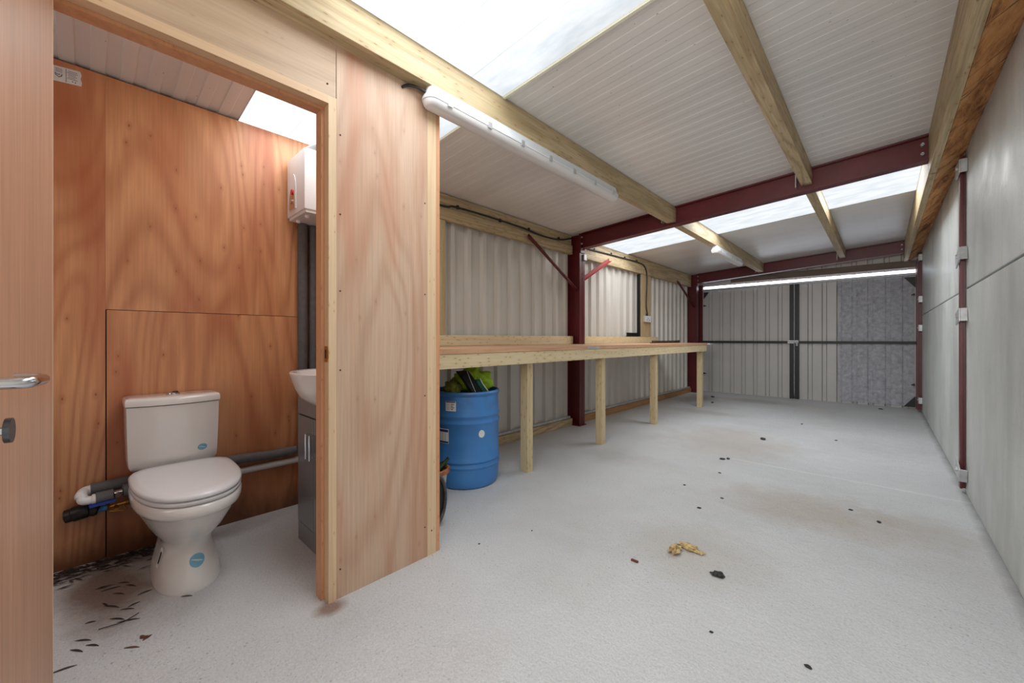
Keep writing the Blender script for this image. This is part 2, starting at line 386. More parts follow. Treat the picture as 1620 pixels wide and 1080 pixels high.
def tag(o, label, cat, group=None, kind=None):
    o['label'] = label; o['category'] = cat
    if group: o['group'] = group
    if kind: o['kind'] = kind
    return o
def struct(name, mb, mat, label=None, cat=None, loc=(0, 0, 0), smooth=False, parent=None):
    o = obj(name, mb, mat, parent, smooth, loc)
    if parent is None:
        o['kind'] = 'structure'
        if label: o['label'] = label
        if cat: o['category'] = cat
    return o

yG = 8.74
def zr(x): return 2.385 + .06*(x+2.84)       # underside of the mono-pitch roof
YB, YE = -1.6, 8.9                            # room from behind the camera to the gates

# ------------------------------------------------------------------ floor
struct('floor', MB().box(-3.0, .62, YB-.1, 9.9, -.12, 0), M['floor'], 'pale grey painted concrete floor with grit and brown stains', 'floor')

# ------------------------------------------------------------------ roof lining panels
def roof_panel(y0, y1, mat, name, label, cat, lift=0, rib=.0012, pitch=.1, seg=1):
    mb = MB(); ys = []; y = y0
    n = round((y1-y0)/pitch)
    prof = []
    for i in range(n):
        a = y0+(y1-y0)*i/n; w = (y1-y0)/n
        prof += [(a, 0), (a+w*.46, 0), (a+w*.5, rib), (a+w*.96, rib)]
    prof.append((y1, 0))
    xs = [-3.0, .46]
    vs = []; fs = []
    for x in xs:
        for (yy, h) in prof: vs.append((x, yy, zr(x)+h+lift))
    k = len(prof)
    for i in range(k-1): fs.append((i, i+1, k+i+1, k+i))
    # top skin so that the panel has thickness
    base = len(vs)
    vs += [(xs[0], y0, zr(xs[0])+.06), (xs[0], y1, zr(xs[0])+.06), (xs[1], y1, zr(xs[1])+.06), (xs[1], y0, zr(xs[1])+.06)]
    fs += [(base, base+1, base+2, base+3)]
    mb.mesh(vs, fs)
    return struct(name, mb, mat, label, cat)
roof_panel(YB-.1, -.4, M['roof'], 'ceiling', 'white ribbed roof lining panel behind the camera end', 'ceiling')
roof_panel(-.4, .605, M['roof'], 'ceiling', 'white ribbed roof lining panel over the toilet cubicle', 'ceiling', rib=.005)
roof_panel(.605, 1.61, M['sky1'], 'skylight', 'bright translucent rooflight above the cubicle partition', 'skylight', rib=.0015)
roof_panel(1.61, 2.62, M['roof'], 'ceiling', 'white ribbed roof lining panel just beyond the near skylight', 'ceiling')
roof_panel(2.62, 3.63, M['roof'], 'ceiling', 'white ribbed roof lining panel in the middle of the first bay', 'ceiling')
roof_panel(3.63, 4.645, M['roof'], 'ceiling', 'white ribbed roof lining panel over the near red rafter', 'ceiling')
roof_panel(4.645, 5.65, M['sky2'], 'skylight', 'translucent rooflight strip just past the near red rafter', 'skylight', rib=.0015)
roof_panel(5.65, 6.66, M['roof'], 'ceiling', 'grey ribbed roof lining panel just beyond the far skylight', 'ceiling')
roof_panel(6.66, 7.67, M['roof'], 'ceiling', 'grey ribbed roof lining panel above the far light fitting', 'ceiling')
roof_panel(7.67, 9.0, M['roof'], 'ceiling', 'grey ribbed roof lining panel above the far red rafter', 'ceiling')
struct('trim_1', MB().bar((-2.95, 1.613, zr(-2.95)-.006), (.3, 1.613, zr(.3)-.006), .016, .014), M['sky_edge'], 'cream edge strip along the near skylight', 'trim')

# ------------------------------------------------------------------ corrugated cladding
def corr(along, a0, a1, base, depth, z0, z1, mat, name, label, pitch=.2, narrow=.045, slope=.016, thick=.03, start=None, parent=None, ztop=None):
    """along 'y' : sheet in the plane x=base ; along 'x' : sheet in plane y=base; narrow ribs stand off by depth"""
    pts = [(a0, 0)]; s = a0 if start is None else start
    while s < a1:
        for q, h in ((s-narrow/2-slope, 0), (s-narrow/2, depth), (s+narrow/2, depth), (s+narrow/2+slope, 0)):
            if a0 < q < a1: pts.append((q, h))
        s += pitch
    pts.append((a1, pts[-1][1]))
    mb = MB(); n = len(pts)
    top = ztop if ztop else (lambda a: z1)
    P = (lambda a, h, z: (base+h, a, z)) if along == 'y' else (lambda a, h, z: (a, base+h, z))
    sg = -1 if along == 'y' else 1
    vs = [P(a, h, z0) for a, h in pts]+[P(a, h, top(a)) for a, h in pts]
    vs += [P(a, h+sg*.004, z0) for a, h in pts]+[P(a, h+sg*.004, top(a)) for a, h in pts]
    fs = [(i, i+1, n+i+1, n+i) for i in range(n-1)]+[(2*n+i, 3*n+i, 3*n+i+1, 2*n+i+1) for i in range(n-1)]
    mb.mesh(vs, fs)
    if parent is not None: return obj(name, mb, mat, parent)
    return struct(name, mb, mat, label, 'wall')
corr('y', YB, YE+.02, -2.93, .035, 0.0, 2.40, M['clad'], 'wall_left', 'grey corrugated steel cladding behind the workbench', start=2.29-.2*20, pitch=.2)
o = corr('x', -2.95, .44, yG+.05, .03, 2.165, 2.5, M['clad'], 'wall_front', 'corrugated cladding strip above the double gate', ztop=lambda x: zr(x)+.01)

# right concrete wall: two courses, two bays
def conc(y0, y1, z0, z1, label):
    struct('wall_right', MB().box(.427, .56, y0, y1, z0, z1, .006), M['concrete'], label, 'wall', loc=(.5, (y0+y1)/2, 0))
conc(YB, 4.245, 0, 1.424, 'lower precast concrete wall panel nearest the camera')
conc(YB, 4.245, 1.436, 2.62, 'upper precast concrete wall panel nearest the camera')
conc(4.255, 9.0, 0, 1.424, 'lower precast concrete wall panel in the far bay')
conc(4.255, 9.0, 1.436, 2.62, 'upper precast concrete wall panel in the far bay')
struct('wall_back', MB().box(-3.0, .56, YB-.12, YB, 0, 2.7), M['concrete'], 'plain grey end wall behind the camera', 'wall')

# ------------------------------------------------------------------ steel frames
def hsec_col(y, x0, x1, ztop, label):
    t = thing('steel_column', label, 'column', (x1, y, 0), 'red steel columns')
    mb = MB(); hw = .058
    mb.box(x1-.011, x1, y-hw, y+hw, 0, ztop); mb.box(x0, x0+.011, y-hw, y+hw, 0, ztop); mb.box(x0, x1, y-.004, y+.004, 0, ztop)
    obj('column_shaft', mb, M['steel_red'], t)
    obj('base_plate', MB().box(x0-.005, x1+.012, y-.075, y+.075, 0, .012), M['steel_red'], t)
    obj('cap_plate', MB().box(x1, x1+.010, y-.05, y+.05, 2.15, ztop-.005), M['steel_red'], t)
    for (zz) in (2.20, 2.26, 2.34):
        for dy in (-.035, .035):
            b = MB(); b.tube([(x1+.01, y+dy, zz), (x1+.026, y+dy, zz)], .011, 6); obj('bolt', b, M['galv'], t)
    return t
c1 = hsec_col(4.2, -2.92, -2.735, 2.385, 'dark red steel column halfway along the workbench')
c2 = hsec_col(8.42, -2.92, -2.735, 2.385, 'dark red steel column at the far end beside the double gate')

def rafter(y, label):
    t = thing('roof_rafter', label, 'rafter', (-1.2, y, 2.3), 'red steel rafters')
    mb = MB(); x0, x1 = -2.725, .245
    zb = lambda x: zr(x)-.192; zt = lambda x: zr(x)-.004
    for f0, f1, hw in ((lambda x: zb(x), lambda x: zb(x)+.010, .05), (lambda x: zt(x)-.010, zt, .05), (zb, zt, .004)):
        vs = [(x, y+sy*hw, f(x)) for x in (x0, x1) for sy in (-1, 1) for f in (f0, f1)]
        mb.mesh(vs, [(0, 1, 3, 2), (4, 6, 7, 5), (0, 2, 6, 4), (1, 5, 7, 3), (0, 4, 5, 1), (2, 3, 7, 6)])
    obj('rafter_beam', mb, M['steel_red'], t)
    for xx in (-1.66, -.5):
        b = MB().box(xx-.045, xx-.039, y-.075, y-.005, zr(xx)-.15, zr(xx)-.02); obj('purlin_cleat', b, M['galv'], t)
    for xx, sgn in ((.215, -1),):
        for dz in (.06, .13):
            b = MB(); b.tube([(xx, y-.03, zr(xx)-.192+dz), (xx, y-.004, zr(xx)-.192+dz)], .011, 6); b.tube([(xx, y-.05, zr(xx)-.192+dz), (xx, y-.03, zr(xx)-.192+dz)], .006, 6)
            obj('bolt', b, M['galv'], t)
    return t
rafter(4.2, 'near dark red steel rafter crossing above the workbench middle')
rafter(8.42, 'far dark red steel rafter just in front of the gates')

# right-hand columns (only the flange shows between the concrete panels)
def right_col(y, x0, label, hw, zt=2.37):
    t = thing('wall_post', label, 'post', (.41, y, 0), 'red posts along the concrete wall')
    mb = MB(); mb.box(x0, x0+.012, y-hw, y+hw, 0.03, zt); mb.box(x0+.012, .426, y-.006, y+.006, 0.03, zt)
    obj('post_flange', mb, M['steel_red'], t)
    return t
right_col(4.21, .398, 'dark red steel post standing between the two concrete wall bays', .03)
right_col(8.42, .375, 'dark red steel post beside the right gate', .05)
def clip(y, z, label, tilt=0):
    t = thing('panel_clip', label, 'bracket', (.41, y, z), 'galvanised panel clips on the red wall posts')
    b = MB(); b.box(.385, .394, y-.10, y+.085, z-.045, z+.045, .003)
    b.box(.394, .425, y-.10, y-.088, z-.045, z+.045, .002)
    o_ = obj('clip_plate', b, M['galv'], t)
    b = MB(); b.tube([(.376, y-.02, z+.005), (.386, y-.02, z+.005)], .014, 6); obj('bolt_head', b, M['galv'], t)
    t.rotation_euler = (tilt, 0, 0)
for z, w, tl in ((2.275, 'topmost', 0), (1.65, 'second from the top', -.25), (1.235, 'third from the top', -.15), (.165, 'lowest', .3)):
    clip(4.2, z, 'galvanised clip on the near wall post, %s' % w, tl)
for z, w in ((2.27, 'topmost'), (1.66, 'second from the top'), (1.24, 'third from the top'), (.18, 'lowest')):
    clip(8.36, z, 'small galvanised clip on the far wall post, %s' % w)

# ------------------------------------------------------------------ timber roof members
def purlin(x0, x1, y0, y1, name, label, h=.155, grp='roof purlins'):
    mb = MB(); xm = (x0+x1)/2; zt = zr(xm)-.001
    mb.box(x0, x1, y0, y1, zt-h, zt, .004)
    return tag(obj(name, mb, M['timber'], loc=(xm, y0, zt)), label, 'purlin', grp)
purlin(-1.658, -1.575, YB+.02, 4.19, 'roof_purlin', 'treated timber purlin running over the cubicle partition and carrying the near light', .1615)
purlin(-1.658, -1.575, 4.21, 8.37, 'roof_purlin', 'treated timber purlin beyond the near rafter carrying the far light', .1615)
purlin(-.508, -.433, YB+.02, 4.19, 'roof_purlin', 'treated timber purlin over the open floor in the near bay', .135)
purlin(-.508, -.433, 4.21, 8.37, 'roof_purlin', 'treated timber purlin over the open floor in the far bay', .135)
def plate(y0, y1, label):
    mb = MB(); zt = zr(.265)-.001
    mb.box(.245, .288, y0, y1, 2.285, zt, .004)
    tag(obj('wall_plate', mb, M['timber'], loc=(.26, y0, 2.4)), label, 'beam', 'timber wall plates on the concrete side')
plate(YB+.02, 4.195, 'tall weathered timber plate above the concrete wall in the near bay')
plate(4.215, 8.8, 'tall weathered timber plate above the concrete wall in the far bay')
def foam(y0, y1, label):
    mb = MB(); n = int((y1-y0)/.05); rings = []
    for i in range(n+1):
        y = y0+(y1-y0)*i/n; r = []
        for k in range(7):
            x = .29+(.426-.29)*k/6; z = 2.292+(2.398-2.292)*k/6
            r.append((x, y, z+random.uniform(-.004, .004)))
        r += [(.426, y, 2.50), (.29, y, 2.50)]
        rings.append(r)
    mb.loft(rings)
    tag(obj('foam_fill', mb, M['foam'], loc=(.35, y0, 2.4)), label, 'insulation', 'orange foam fill over the concrete wall')
foam(YB+.02, 4.17, 'cracked orange foam fill above the concrete wall in the near bay')
foam(4.21, 8.8, 'cracked orange foam fill above the concrete wall in the far bay')

# eaves timbers over the cladding
def board(name, x0, x1, y0, y1, z0, z1, mat, label, cat, grp=None):
    return tag(obj(name, MB().box(x0, x1, y0, y1, z0, z1, .003), mat, loc=((x0+x1)/2, (y0+y1)/2, z0)), label, cat, grp)
board('eaves_board', -2.885, -2.838, 1.24, 4.138, 2.14, 2.25, M['timber'], 'lower of the two eaves timbers over the near half of the workbench', 'board', 'eaves timbers')
board('eaves_board', -2.889, -2.855, 1.24, 4.138, 2.252, 2.375, M['timber'], 'upper of the two eaves timbers over the near half of the workbench', 'board', 'eaves timbers')
board('eaves_board', -2.885, -2.838, 4.262, 8.36, 2.135, 2.375, M['timber'], 'deep eaves timber over the far half of the workbench', 'board', 'eaves timbers')
board('sole_plate', -2.885, -2.838, 1.24, 4.138, 0, .085, M['timber'], 'treated timber sole plate on the floor left of the near red column', 'board', 'sole plates under the cladding')
board('sole_plate', -2.885, -2.838, 4.262, 8.36, 0, .085, M['skirt_orange'], 'orange brown timber sole plate beyond the near red column', 'board', 'sole plates under the cladding')
board('floor_flashing', -2.892, -2.862, 1.24, 4.13, .087, .112, M['galv'], 'grey metal flashing above the sole plate in the near bay', 'flashing', 'cladding flashings')
board('floor_flashing', -2.892, -2.862, 4.27, 8.36, .087, .112, M['galv'], 'grey metal flashing above the sole plate in the far bay', 'flashing', 'cladding flashings')
board('rear_rail', -2.872, -2.828, 1.24, 4.135, 1.018, 1.115, M['pine'], 'knotty pine rail behind the worktop left of the red column', 'board', 'pine rails behind the worktop')
board('rear_rail', -2.872, -2.828, 4.265, 6.68, 1.018, 1.115, M['pine'], 'knotty pine rail behind the worktop beyond the red column', 'board', 'pine rails behind the worktop')
board('wall_stud', -2.885, -2.845, 2.09, 2.165, 1.118, 2.138, M['timber_z'], 'upright treated stud against the cladding beside the cubicle', 'stud')
board('wall_board', -2.882, -2.85, 6.10, 6.46, 1.118, 2.134, M['timber_z'], 'broad upright board carrying the socket above the workbench', 'board')
board('gap_shade_strip', -2.890, -2.852, 6.03, 6.075, 1.12, 2.12, M['black_metal'], 'thin dark strip standing in for the shaded gap beside the socket board', 'strip')  # black strip put in for the shade of a gap

# door-side beam above gates
board('head_beam', -2.2, .37, 8.70, 8.76, 2.19, 2.30, M['timber_x'], 'old brown timber beam over the gates', 'beam')

# ------------------------------------------------------------------ knee braces
def brace(p0, p1, label, mat):
    mb = MB(); p0, p1 = Vector(p0), Vector(p1)
    mb.bar(p0, p1, .005, .045, up=(0, 0, 1)); d = (p1-p0).normalized(); u = Vector((1, 0, 0)).cross(d)
    mb.bar(p0+Vector((.02, 0, 0))+u*.02*(1 if u.z < 0 else -1), p1+Vector((.02, 0, 0))+u*.02*(1 if u.z < 0 else -1), .040, .005, up=u)
    tag(obj('knee_brace', mb, mat, loc=tuple(p0)), label, 'brace', 'red angle iron knee braces')
brace((-2.80, 3.24, 2.205), (-2.80, 4.17, 1.70), 'red angle brace left of the near column, rising to the eaves', M['steel_red'])
brace((-2.77, 4.262, 1.84), (-2.80, 4.98, 2.19), 'bright red angle brace on the far side of the near column', M['steel_red_b'])
brace((-2.80, 7.50, 2.165), (-2.80, 8.38, 1.74), 'dark red angle brace in front of the far column', M['steel_red'])
tag(obj('junction_clip', MB().box(-2.735, -2.715, 4.215, 4.275, 2.065, 2.135, .004), M['galv'], loc=(-2.73, 4.24, 2.1)), 'small galvanised clip near the top of the near red column', 'bracket')

# ------------------------------------------------------------------ workbench
wb = thing('workbench', 'long pine workbench with ply worktop along the corrugated wall', 'workbench', (-2.45, 4.0, 0))
nt_ = [(-2.03, 1.245), (-2.03, 6.70), (-2.826, 6.70), (-2.826, 4.275), (-2.70, 4.275), (-2.70, 4.125), (-2.826, 4.125), (-2.826, 1.245)]
mb = MB(); mb.loft([[(x, y, .982) for x, y in nt_], [(x, y, 1.016) for x, y in nt_]]); obj('worktop', mb, M['worktop'], wb)
obj('apron', MB().box(-2.083, -2.034, 1.25, 6.68, .886, .981, .003), M['pine'], wb)
for y in (2.405, 3.565, 4.865, 6.61):
    obj('leg', MB().box(-2.16, -2.085, y, y+.068, 0, .981, .003), M['pine_z'], wb)
obj('leg', MB().box(-2.16, -2.085, 1.262, 1.33, 0, .981, .003), M['pine_z'], wb)
for y in (1.9, 3.0, 4.6, 5.6):
    obj('cross_bearer', MB().box(-2.82, -2.165, y, y+.045, .89, .981, .003), M['pine'], wb)
obj('joint_plate', MB().box(-2.0299, -2.028, 3.21, 3.42, .984, 1.006), M['galv'], wb)
obj('end_batten', MB().box(-2.07, -1.99, 6.702, 6.83, .99, 1.012, .002), M['galv'], wb)

# things on the bench
mb = MB()
for i in range(5):
    y = 5.62+.085*i
    mb.box(-2.862, -2.838, y, y+.018, 1.118, 1.175); mb.box(-2.862, -2.838, y, y+.062, 1.165, 1.177); mb.box(-2.862, -2.838, y+.03, y+.045, 1.12, 1.172)
mb.box(-2.866, -2.845, 5.60, 6.02, 1.116, 1.124)
tag(obj('bracket_rack', mb, M['black_metal'], loc=(-2.85, 5.8, 1.118)), 'short black slotted rack on the pine rail beside the dark strip', 'rack')
tag(obj('rusty_bar', MB().box(-2.42, -2.39, 5.45, 6.5, 1.018, 1.03).box(-2.39, -2.385, 5.45, 6.5, 1.018, 1.055).box(-2.42, -2.385, 6.47, 6.5, 1.03, 1.06), M['rust'], loc=(-2.4, 6, 1.017)), 'rusty steel angle lying on the far end of the worktop', 'bar')
# socket
so = thing('wall_socket', 'metal clad socket on the upright board above the bench', 'socket', (-2.83, 6.27, 1.42))
obj('back_box', MB().box(-2.849, -2.815, 6.17, 6.38, 1.36, 1.455, .004), M['galv'], so)
obj('face_plate', MB().box(-2.815, -2.81, 6.165, 6.385, 1.357, 1.458, .002), M['fixture_white'], so)
for (ya_, yb_, za_, zb_) in ((6.22, 6.245, 1.385, 1.395), (6.305, 6.33, 1.385, 1.395), (6.26, 6.275, 1.41, 1.43)):
    obj('pin_hole', MB().box(-2.8098, -2.809, ya_, yb_, za_, zb_), M['ink'], so)
obj('cable_gland', MB().tube([(-2.83, 6.27, 1.456), (-2.83, 6.27, 1.50)], .018, 10), M['black_plastic'], so)

def smoothpts(p, n=6):
    out = []; P = [Vector(q) for q in p]
    for i in range(len(P)-1):
        a, b, c, d = P[max(i-1, 0)], P[i], P[i+1], P[min(i+2, len(P)-1)]
        for k in range(n):
            t = k/n; out.append(.5*((2*b)+(-a+c)*t+(2*a-5*b+4*c-d)*t*t+(-a+3*b-3*c+d)*t**3))
    out.append(P[-1]); return out
def cable(pts, r, label, cat='cable', clips=()):
    t = thing('power_cable', label, cat, pts[0])
    obj('cable_run', MB().tube(smoothpts(pts), r, 8), M['cable'], t, True)
    for c in clips: obj('cable_clip', MB().box(c[0]-.004, c[0]+.012, c[1]-.012, c[1]+.012, c[2]-.004, c[2]+.03, .003), M['black_plastic'], t)
    return t
cable([(-2.826, 1.3, 2.26), (-2.826, 2.10, 2.253), (-2.826, 2.26, 2.276), (-2.826, 2.74, 2.283), (-2.826, 3.22, 2.273), (-2.826, 3.55, 2.254), (-2.826, 3.85, 2.272), (-2.826, 4.09, 2.33)], .010,
      'thin black cable clipped along the eaves timbers left of the near column', clips=[(-2.842, y, 2.272) for y in (2.3, 2.85, 3.3, 3.85)])
cable([(-2.826, 4.27, 2.235), (-2.826, 4.48, 2.262), (-2.826, 5.43, 2.288), (-2.826, 5.95, 2.292), (-2.826, 6.17, 2.26), (-2.826, 6.262, 2.10), (-2.828, 6.24, 1.66), (-2.826, 6.27, 1.502)], .010,
      'thin black cable running past the eaves timber and down to the socket', clips=[(-2.834, 4.65, 2.27), (-2.834, 5.1, 2.283), (-2.834, 5.5, 2.29), (-2.834, 5.9, 2.296)])

# ------------------------------------------------------------------ double gate
yG = 8.74
def gate(x0, x1, posts, label, name, ribs0, foil=None):
    t = thing(name, label, 'gate', ((x0+x1)/2, yG, 0)); t['kind'] = 'structure'
    corr('x', x0, x1, yG, .03, .0, 2.075, M['clad_gate'], 'sheet_panel', None, parent=t, start=ribs0)
    b = MB()
    for a, c in posts: b.box(a, c, yG-.052, yG-.004, .0, 2.07, .003)
    obj('stile', b, M['black_metal'], t)
    obj('middle_rail', MB().box(x0, x1, yG-.05, yG-.004, 1.0, 1.042, .003), M['black_metal'], t)
    obj('bottom_rail', MB().box(x0, x1, yG+.035, yG+.06, .02, .06, .002), M['galv'], t)
    if foil:
        mb = MB(); nx, nz = 60, 90; fx0, fx1 = foil
        P = [(fx0+(fx1-fx0)*i/nx, 0, 0) for i in range(nx+1)]
        vs = []; fs = []
        for j in range(nz+1):
            z = .03+(2.045-.03)*j/nz
            for i in range(nx+1):
                x = fx0+(fx1-fx0)*i/nx
                u = ((x-ribs0+10*.2) % .2); rb = .012 if (u < .03 or u > .17) else 0
                ex = .012*math.sin(z*9)*max(0, 1-i/2)
                vs.append((x+ex, yG-.012+rb+random.uniform(-.0015, .0015), z))
        for j in range(nz):
            for i in range(nx):
                a = j*(nx+1)+i; fs.append((a, a+1, a+nx+2, a+nx+1))
        mb.mesh(vs, fs); obj('insulation_sheet', mb, M['foil'], t, True)
    return t
g1 = gate(-2.738, -1.166, [(-1.232, -1.166)], 'left corrugated gate leaf with black middle rail', 'door_2', -2.586)
g2 = gate(-1.158, .382, [(-1.158, -1.092)], 'right corrugated gate leaf partly lined with crinkled grey foil', 'door_3', -.938, (-.545, .36))
obj('latch_plate', MB().box(-1.26, -1.165, yG-.062, yG-.053, 1.0, 1.055, .002).tube([(-1.25, yG-.068, 1.03), (-1.1, yG-.068, 1.03)], .009, 8), M['galv'], g1)
obj('padlock_hasp', MB().box(-1.155, -1.098, yG-.062, yG-.053, 1.005, 1.055, .002).tube([(-1.12, yG-.07, 1.02), (-1.12, yG-.07, .955)], .016, 8), M['galv'], g2)
for xs_, t_ in ((-2.70, g1), (.345, g2)):
    for zz in (.36, 1.75):
        obj('hinge', MB().box(min(xs_, xs_+.02), max(xs_, xs_+.02), yG-.075, yG-.05, zz, zz+.03).box(xs_-.02 if xs_ > 0 else xs_, xs_+.01 if xs_ > 0 else xs_+.05, yG-.07, yG-.06, zz+.004, zz+.02), M['black_metal'], t_)
for (s, zz, dz) in ((1, 2.04, -.17), (1, .03, .17)):
    x = .372
    mb = MB(); mb.mesh([(x, yG-.056, zz), (x-.13, yG-.056, zz), (x, yG-.056, zz+dz), (x, yG-.05, zz), (x-.13, yG-.05, zz), (x, yG-.05, zz+dz)], [(0, 1, 2), (3, 5, 4), (0, 3, 4, 1), (1, 4, 5, 2), (2, 5, 3, 0)])
    obj('corner_gusset', mb, M['black_metal'], g2)
mb = MB(); x = -2.70; mb.mesh([(x, yG-.056, 2.04), (x+.1, yG-.056, 2.04), (x, yG-.056, 1.9), (x, yG-.05, 2.04), (x+.1, yG-.05, 2.04), (x, yG-.05, 1.9)], [(0, 1, 2), (3, 5, 4), (0, 3, 4, 1), (1, 4, 5, 2), (2, 5, 3, 0)])
obj('corner_gusset', mb, M['black_metal'], g1)
# steel head track with the slot of daylight above the gates
tag(obj('gate_track', MB().tube([(-2.725, yG-.035, 2.083), (.375, yG-.035, 2.083)], .022, 16), M['galv'], loc=(-1.1, yG, 2.08), smooth=True), 'round steel track above the gates catching the daylight slot', 'rail')
struct('trim_2', MB().box(-2.93, -2.20, yG+.03, yG+.048, 2.165, 2.43), M['clad_gate'], 'plain grey closing plate above the left gate', 'trim')
struct('trim_3', MB().box(-2.93, -2.734, yG-.0, yG+.05, 0, 2.2), M['steel_red'], 'red jamb behind the far column', 'trim')
struct('trim_11', MB().box(-2.95, .45, yG+.04, yG+.2, -.02, .03), M['concrete'], 'concrete threshold under the gates', 'threshold')
struct('trim_4', MB().box(.378, .45, yG-.02, yG+.04, 0, 2.3), M['steel_red'], 'red jamb behind the far wall post', 'trim')

# ------------------------------------------------------------------ cubicle partition
# outer ply skins (room side face x=-1.65)
XP = -1.65
struct('wall_partition', MB().box(XP-.015, XP, .697, 1.144, 0, 2.2965), M['ply_out'], 'tall plywood sheet of the cubicle partition right of the doorway', 'wall', loc=(XP, .9, 0))
struct('wall_partition', MB().box(XP-.015, XP, 1.145, 1.196, 0, 2.2965), M['lining'], 'narrow pale strip at the end of the cubicle partition', 'wall', loc=(XP, 1.17, 0))
struct('wall_partition', MB().box(XP-.015, XP-.001, -.118, .6945, 2.073, 2.2965), M['ply_hdr'], 'plywood sheet above the cubicle doorway', 'wall', loc=(XP, .3, 2.1))
struct('wall_partition', MB().box(XP-.015, XP, YB, -.122, 0, 2.2965), M['ply_out'], 'plywood sheet of the cubicle partition behind the open door', 'wall', loc=(XP, -.8, 0))
struct('wall_partition', MB().box(XP-.085, XP-.004, 1.197, 1.222, 0, 2.298), M['rebate'], 'edge stud closing the end of the cubicle partition', 'wall', loc=(XP, 1.2, 0))
struct('wall_partition', MB().box(XP-.075, XP-.016, .705, 1.19, 0.0, 2.29), M['ply_out'], 'inner core of the cubicle partition', 'wall', loc=(XP, 1.0, 0))
struct('wall_partition', MB().box(-2.79, XP-.08, 1.13, 1.222, 0, 2.29), M['ply_out'], 'short cubicle end wall behind the water heater', 'wall', loc=(-2.2, 1.2, 0))
struct('wall_partition', MB().box(XP-.075, XP-.016, -.12, .695, 2.085, 2.295), M['ply_out'], 'inner core above the cubicle doorway', 'wall', loc=(XP, .31, 2.1))
# inner ply lining of the outside wall, two boards with a vertical joint
struct('wall_cubicle', MB().box(-2.806, -2.79, YB, .0495, 0, 2.375), M['ply_in'], 'orange plywood wall sheet left of the toilet', 'wall', loc=(-2.8, -.7, 0))
struct('wall_cubicle', MB().box(-2.806, -2.79, .054, 1.13, 0, 1.2235), M['ply_in'], 'orange plywood wall sheet behind the toilet', 'wall', loc=(-2.8, .6, 0))
struct('wall_cubicle', MB().box(-2.806, -2.790, .050, 1.13, 1.2265, 2.375), M['ply_in'], 'orange plywood wall sheet above the toilet', 'wall', loc=(-2.8, .55, -1.3))
struct('wall_cubicle', MB().box(-2.83, -2.808, YB, 1.13, 0, 2.36), M['black_cloth'], 'dark framing behind the plywood wall', 'wall')
# door lining: jamb and head with rebate
y0, y1, zt = -.088, .663, 2.04
def jamb(ya, sgn, name, label):
    mb = MB()
    a, b_ = sorted((ya, ya+sgn*.032)); mb.box(XP-.092, XP+.004, a, b_, 0, zt+.032)
    return struct(name, mb, M['lining'], label, 'door frame', loc=(XP, ya, 0))
jamb(y1, 1, 'trim_5', 'pine door lining jamb on the right of the cubicle doorway')
jamb(y0, -1, 'trim_6', 'pine door lining jamb behind the hinged door')
struct('trim_7', MB().box(XP-.092, XP+.004, y0, y1, zt, zt+.032), M['lining_h'], 'pine door lining head over the cubicle doorway', 'door frame', loc=(XP, .3, zt))
struct('trim_8', MB().box(XP-.091, XP-.038, y1-.013, y1-.0005, 0, zt-.014), M['rebate'], 'pine door stop on the right jamb', 'door stop', loc=(XP, y1, 0))
struct('trim_9', MB().box(XP-.091, XP-.038, y0+.0005, y0+.013, 0, zt-.014), M['rebate'], 'pine door stop on the hinge jamb', 'door stop', loc=(XP, y0, 0))
struct('trim_10', MB().box(XP-.091, XP-.038, y0, y1, zt-.013, zt-.0005), M['rebate'], 'pine door stop under the lining head', 'door stop', loc=(XP, .3, zt))
st = thing('strike_plate', 'brass strike plate let into the right door jamb', 'strike plate', (XP-.02, y1, 1.02))
obj('keep', MB().box(XP-.030, XP-.004, y1-.003, y1, .985, 1.05).box(XP-.004, XP+.006, y1-.003, y1, 1.0, 1.035), M['brass'], st)
obj('latch_hole', MB().box(XP-.024, XP-.012, y1-.0035, y1-.0031, 1.0, 1.035), M['ink'], st)

# open door leaf, swung out towards the camera
a = math.radians(5.2)
dt = thing('door_1', 'open veneered cubicle door swung towards the camera at left', 'door', (-1.632, -.0695, 0)); dt['kind'] = 'structure'
def leafpt(s, o_, z): return (s, o_, z)
dt['_loc'] = (0, 0, 0)      # children built in the leaf's own frame: s along the leaf, o out of the visible face
dt.rotation_euler = (0, 0, -a)
obj('door_leaf', MB().box(0.003, .74, -.036, 0, .008, 2.03), M['veneer'], dt)
obj('edge_lipping', MB().box(0.0, .003, -.036, 0.0, .008, 2.03).box(0.0, .007, 0, .0005, .008, 2.03), M['lipping'], dt)
hz = 1.012
h = obj('lever_handle', MB().tube([(.655, 0, hz), (.655, .012, hz)], .026, 24).tube(smoothpts([(.655, .01, hz), (.655, .048, hz), (.650, .060, hz), (.635, .064, hz), (.59, .064, hz-.001), (.555, .062, hz-.002), (.545, .052, hz-.001), (.543, .030, hz)]), .0092, 12), M['chrome'], dt, True)
t_ = obj('thumb_turn', MB().tube([(.655, 0, hz-.072), (.655, .010, hz-.072)], .024, 24).tube([(.655, .01, hz-.072), (.655, .040, hz-.072)], .007, 10), M['chrome'], dt, True)
mb = MB(); mb.tube([(.655, .040, hz-.072), (.655, .047, hz-.072)], .019, 20); obj('turn_disc', mb, M['dark_chrome'], t_, True)


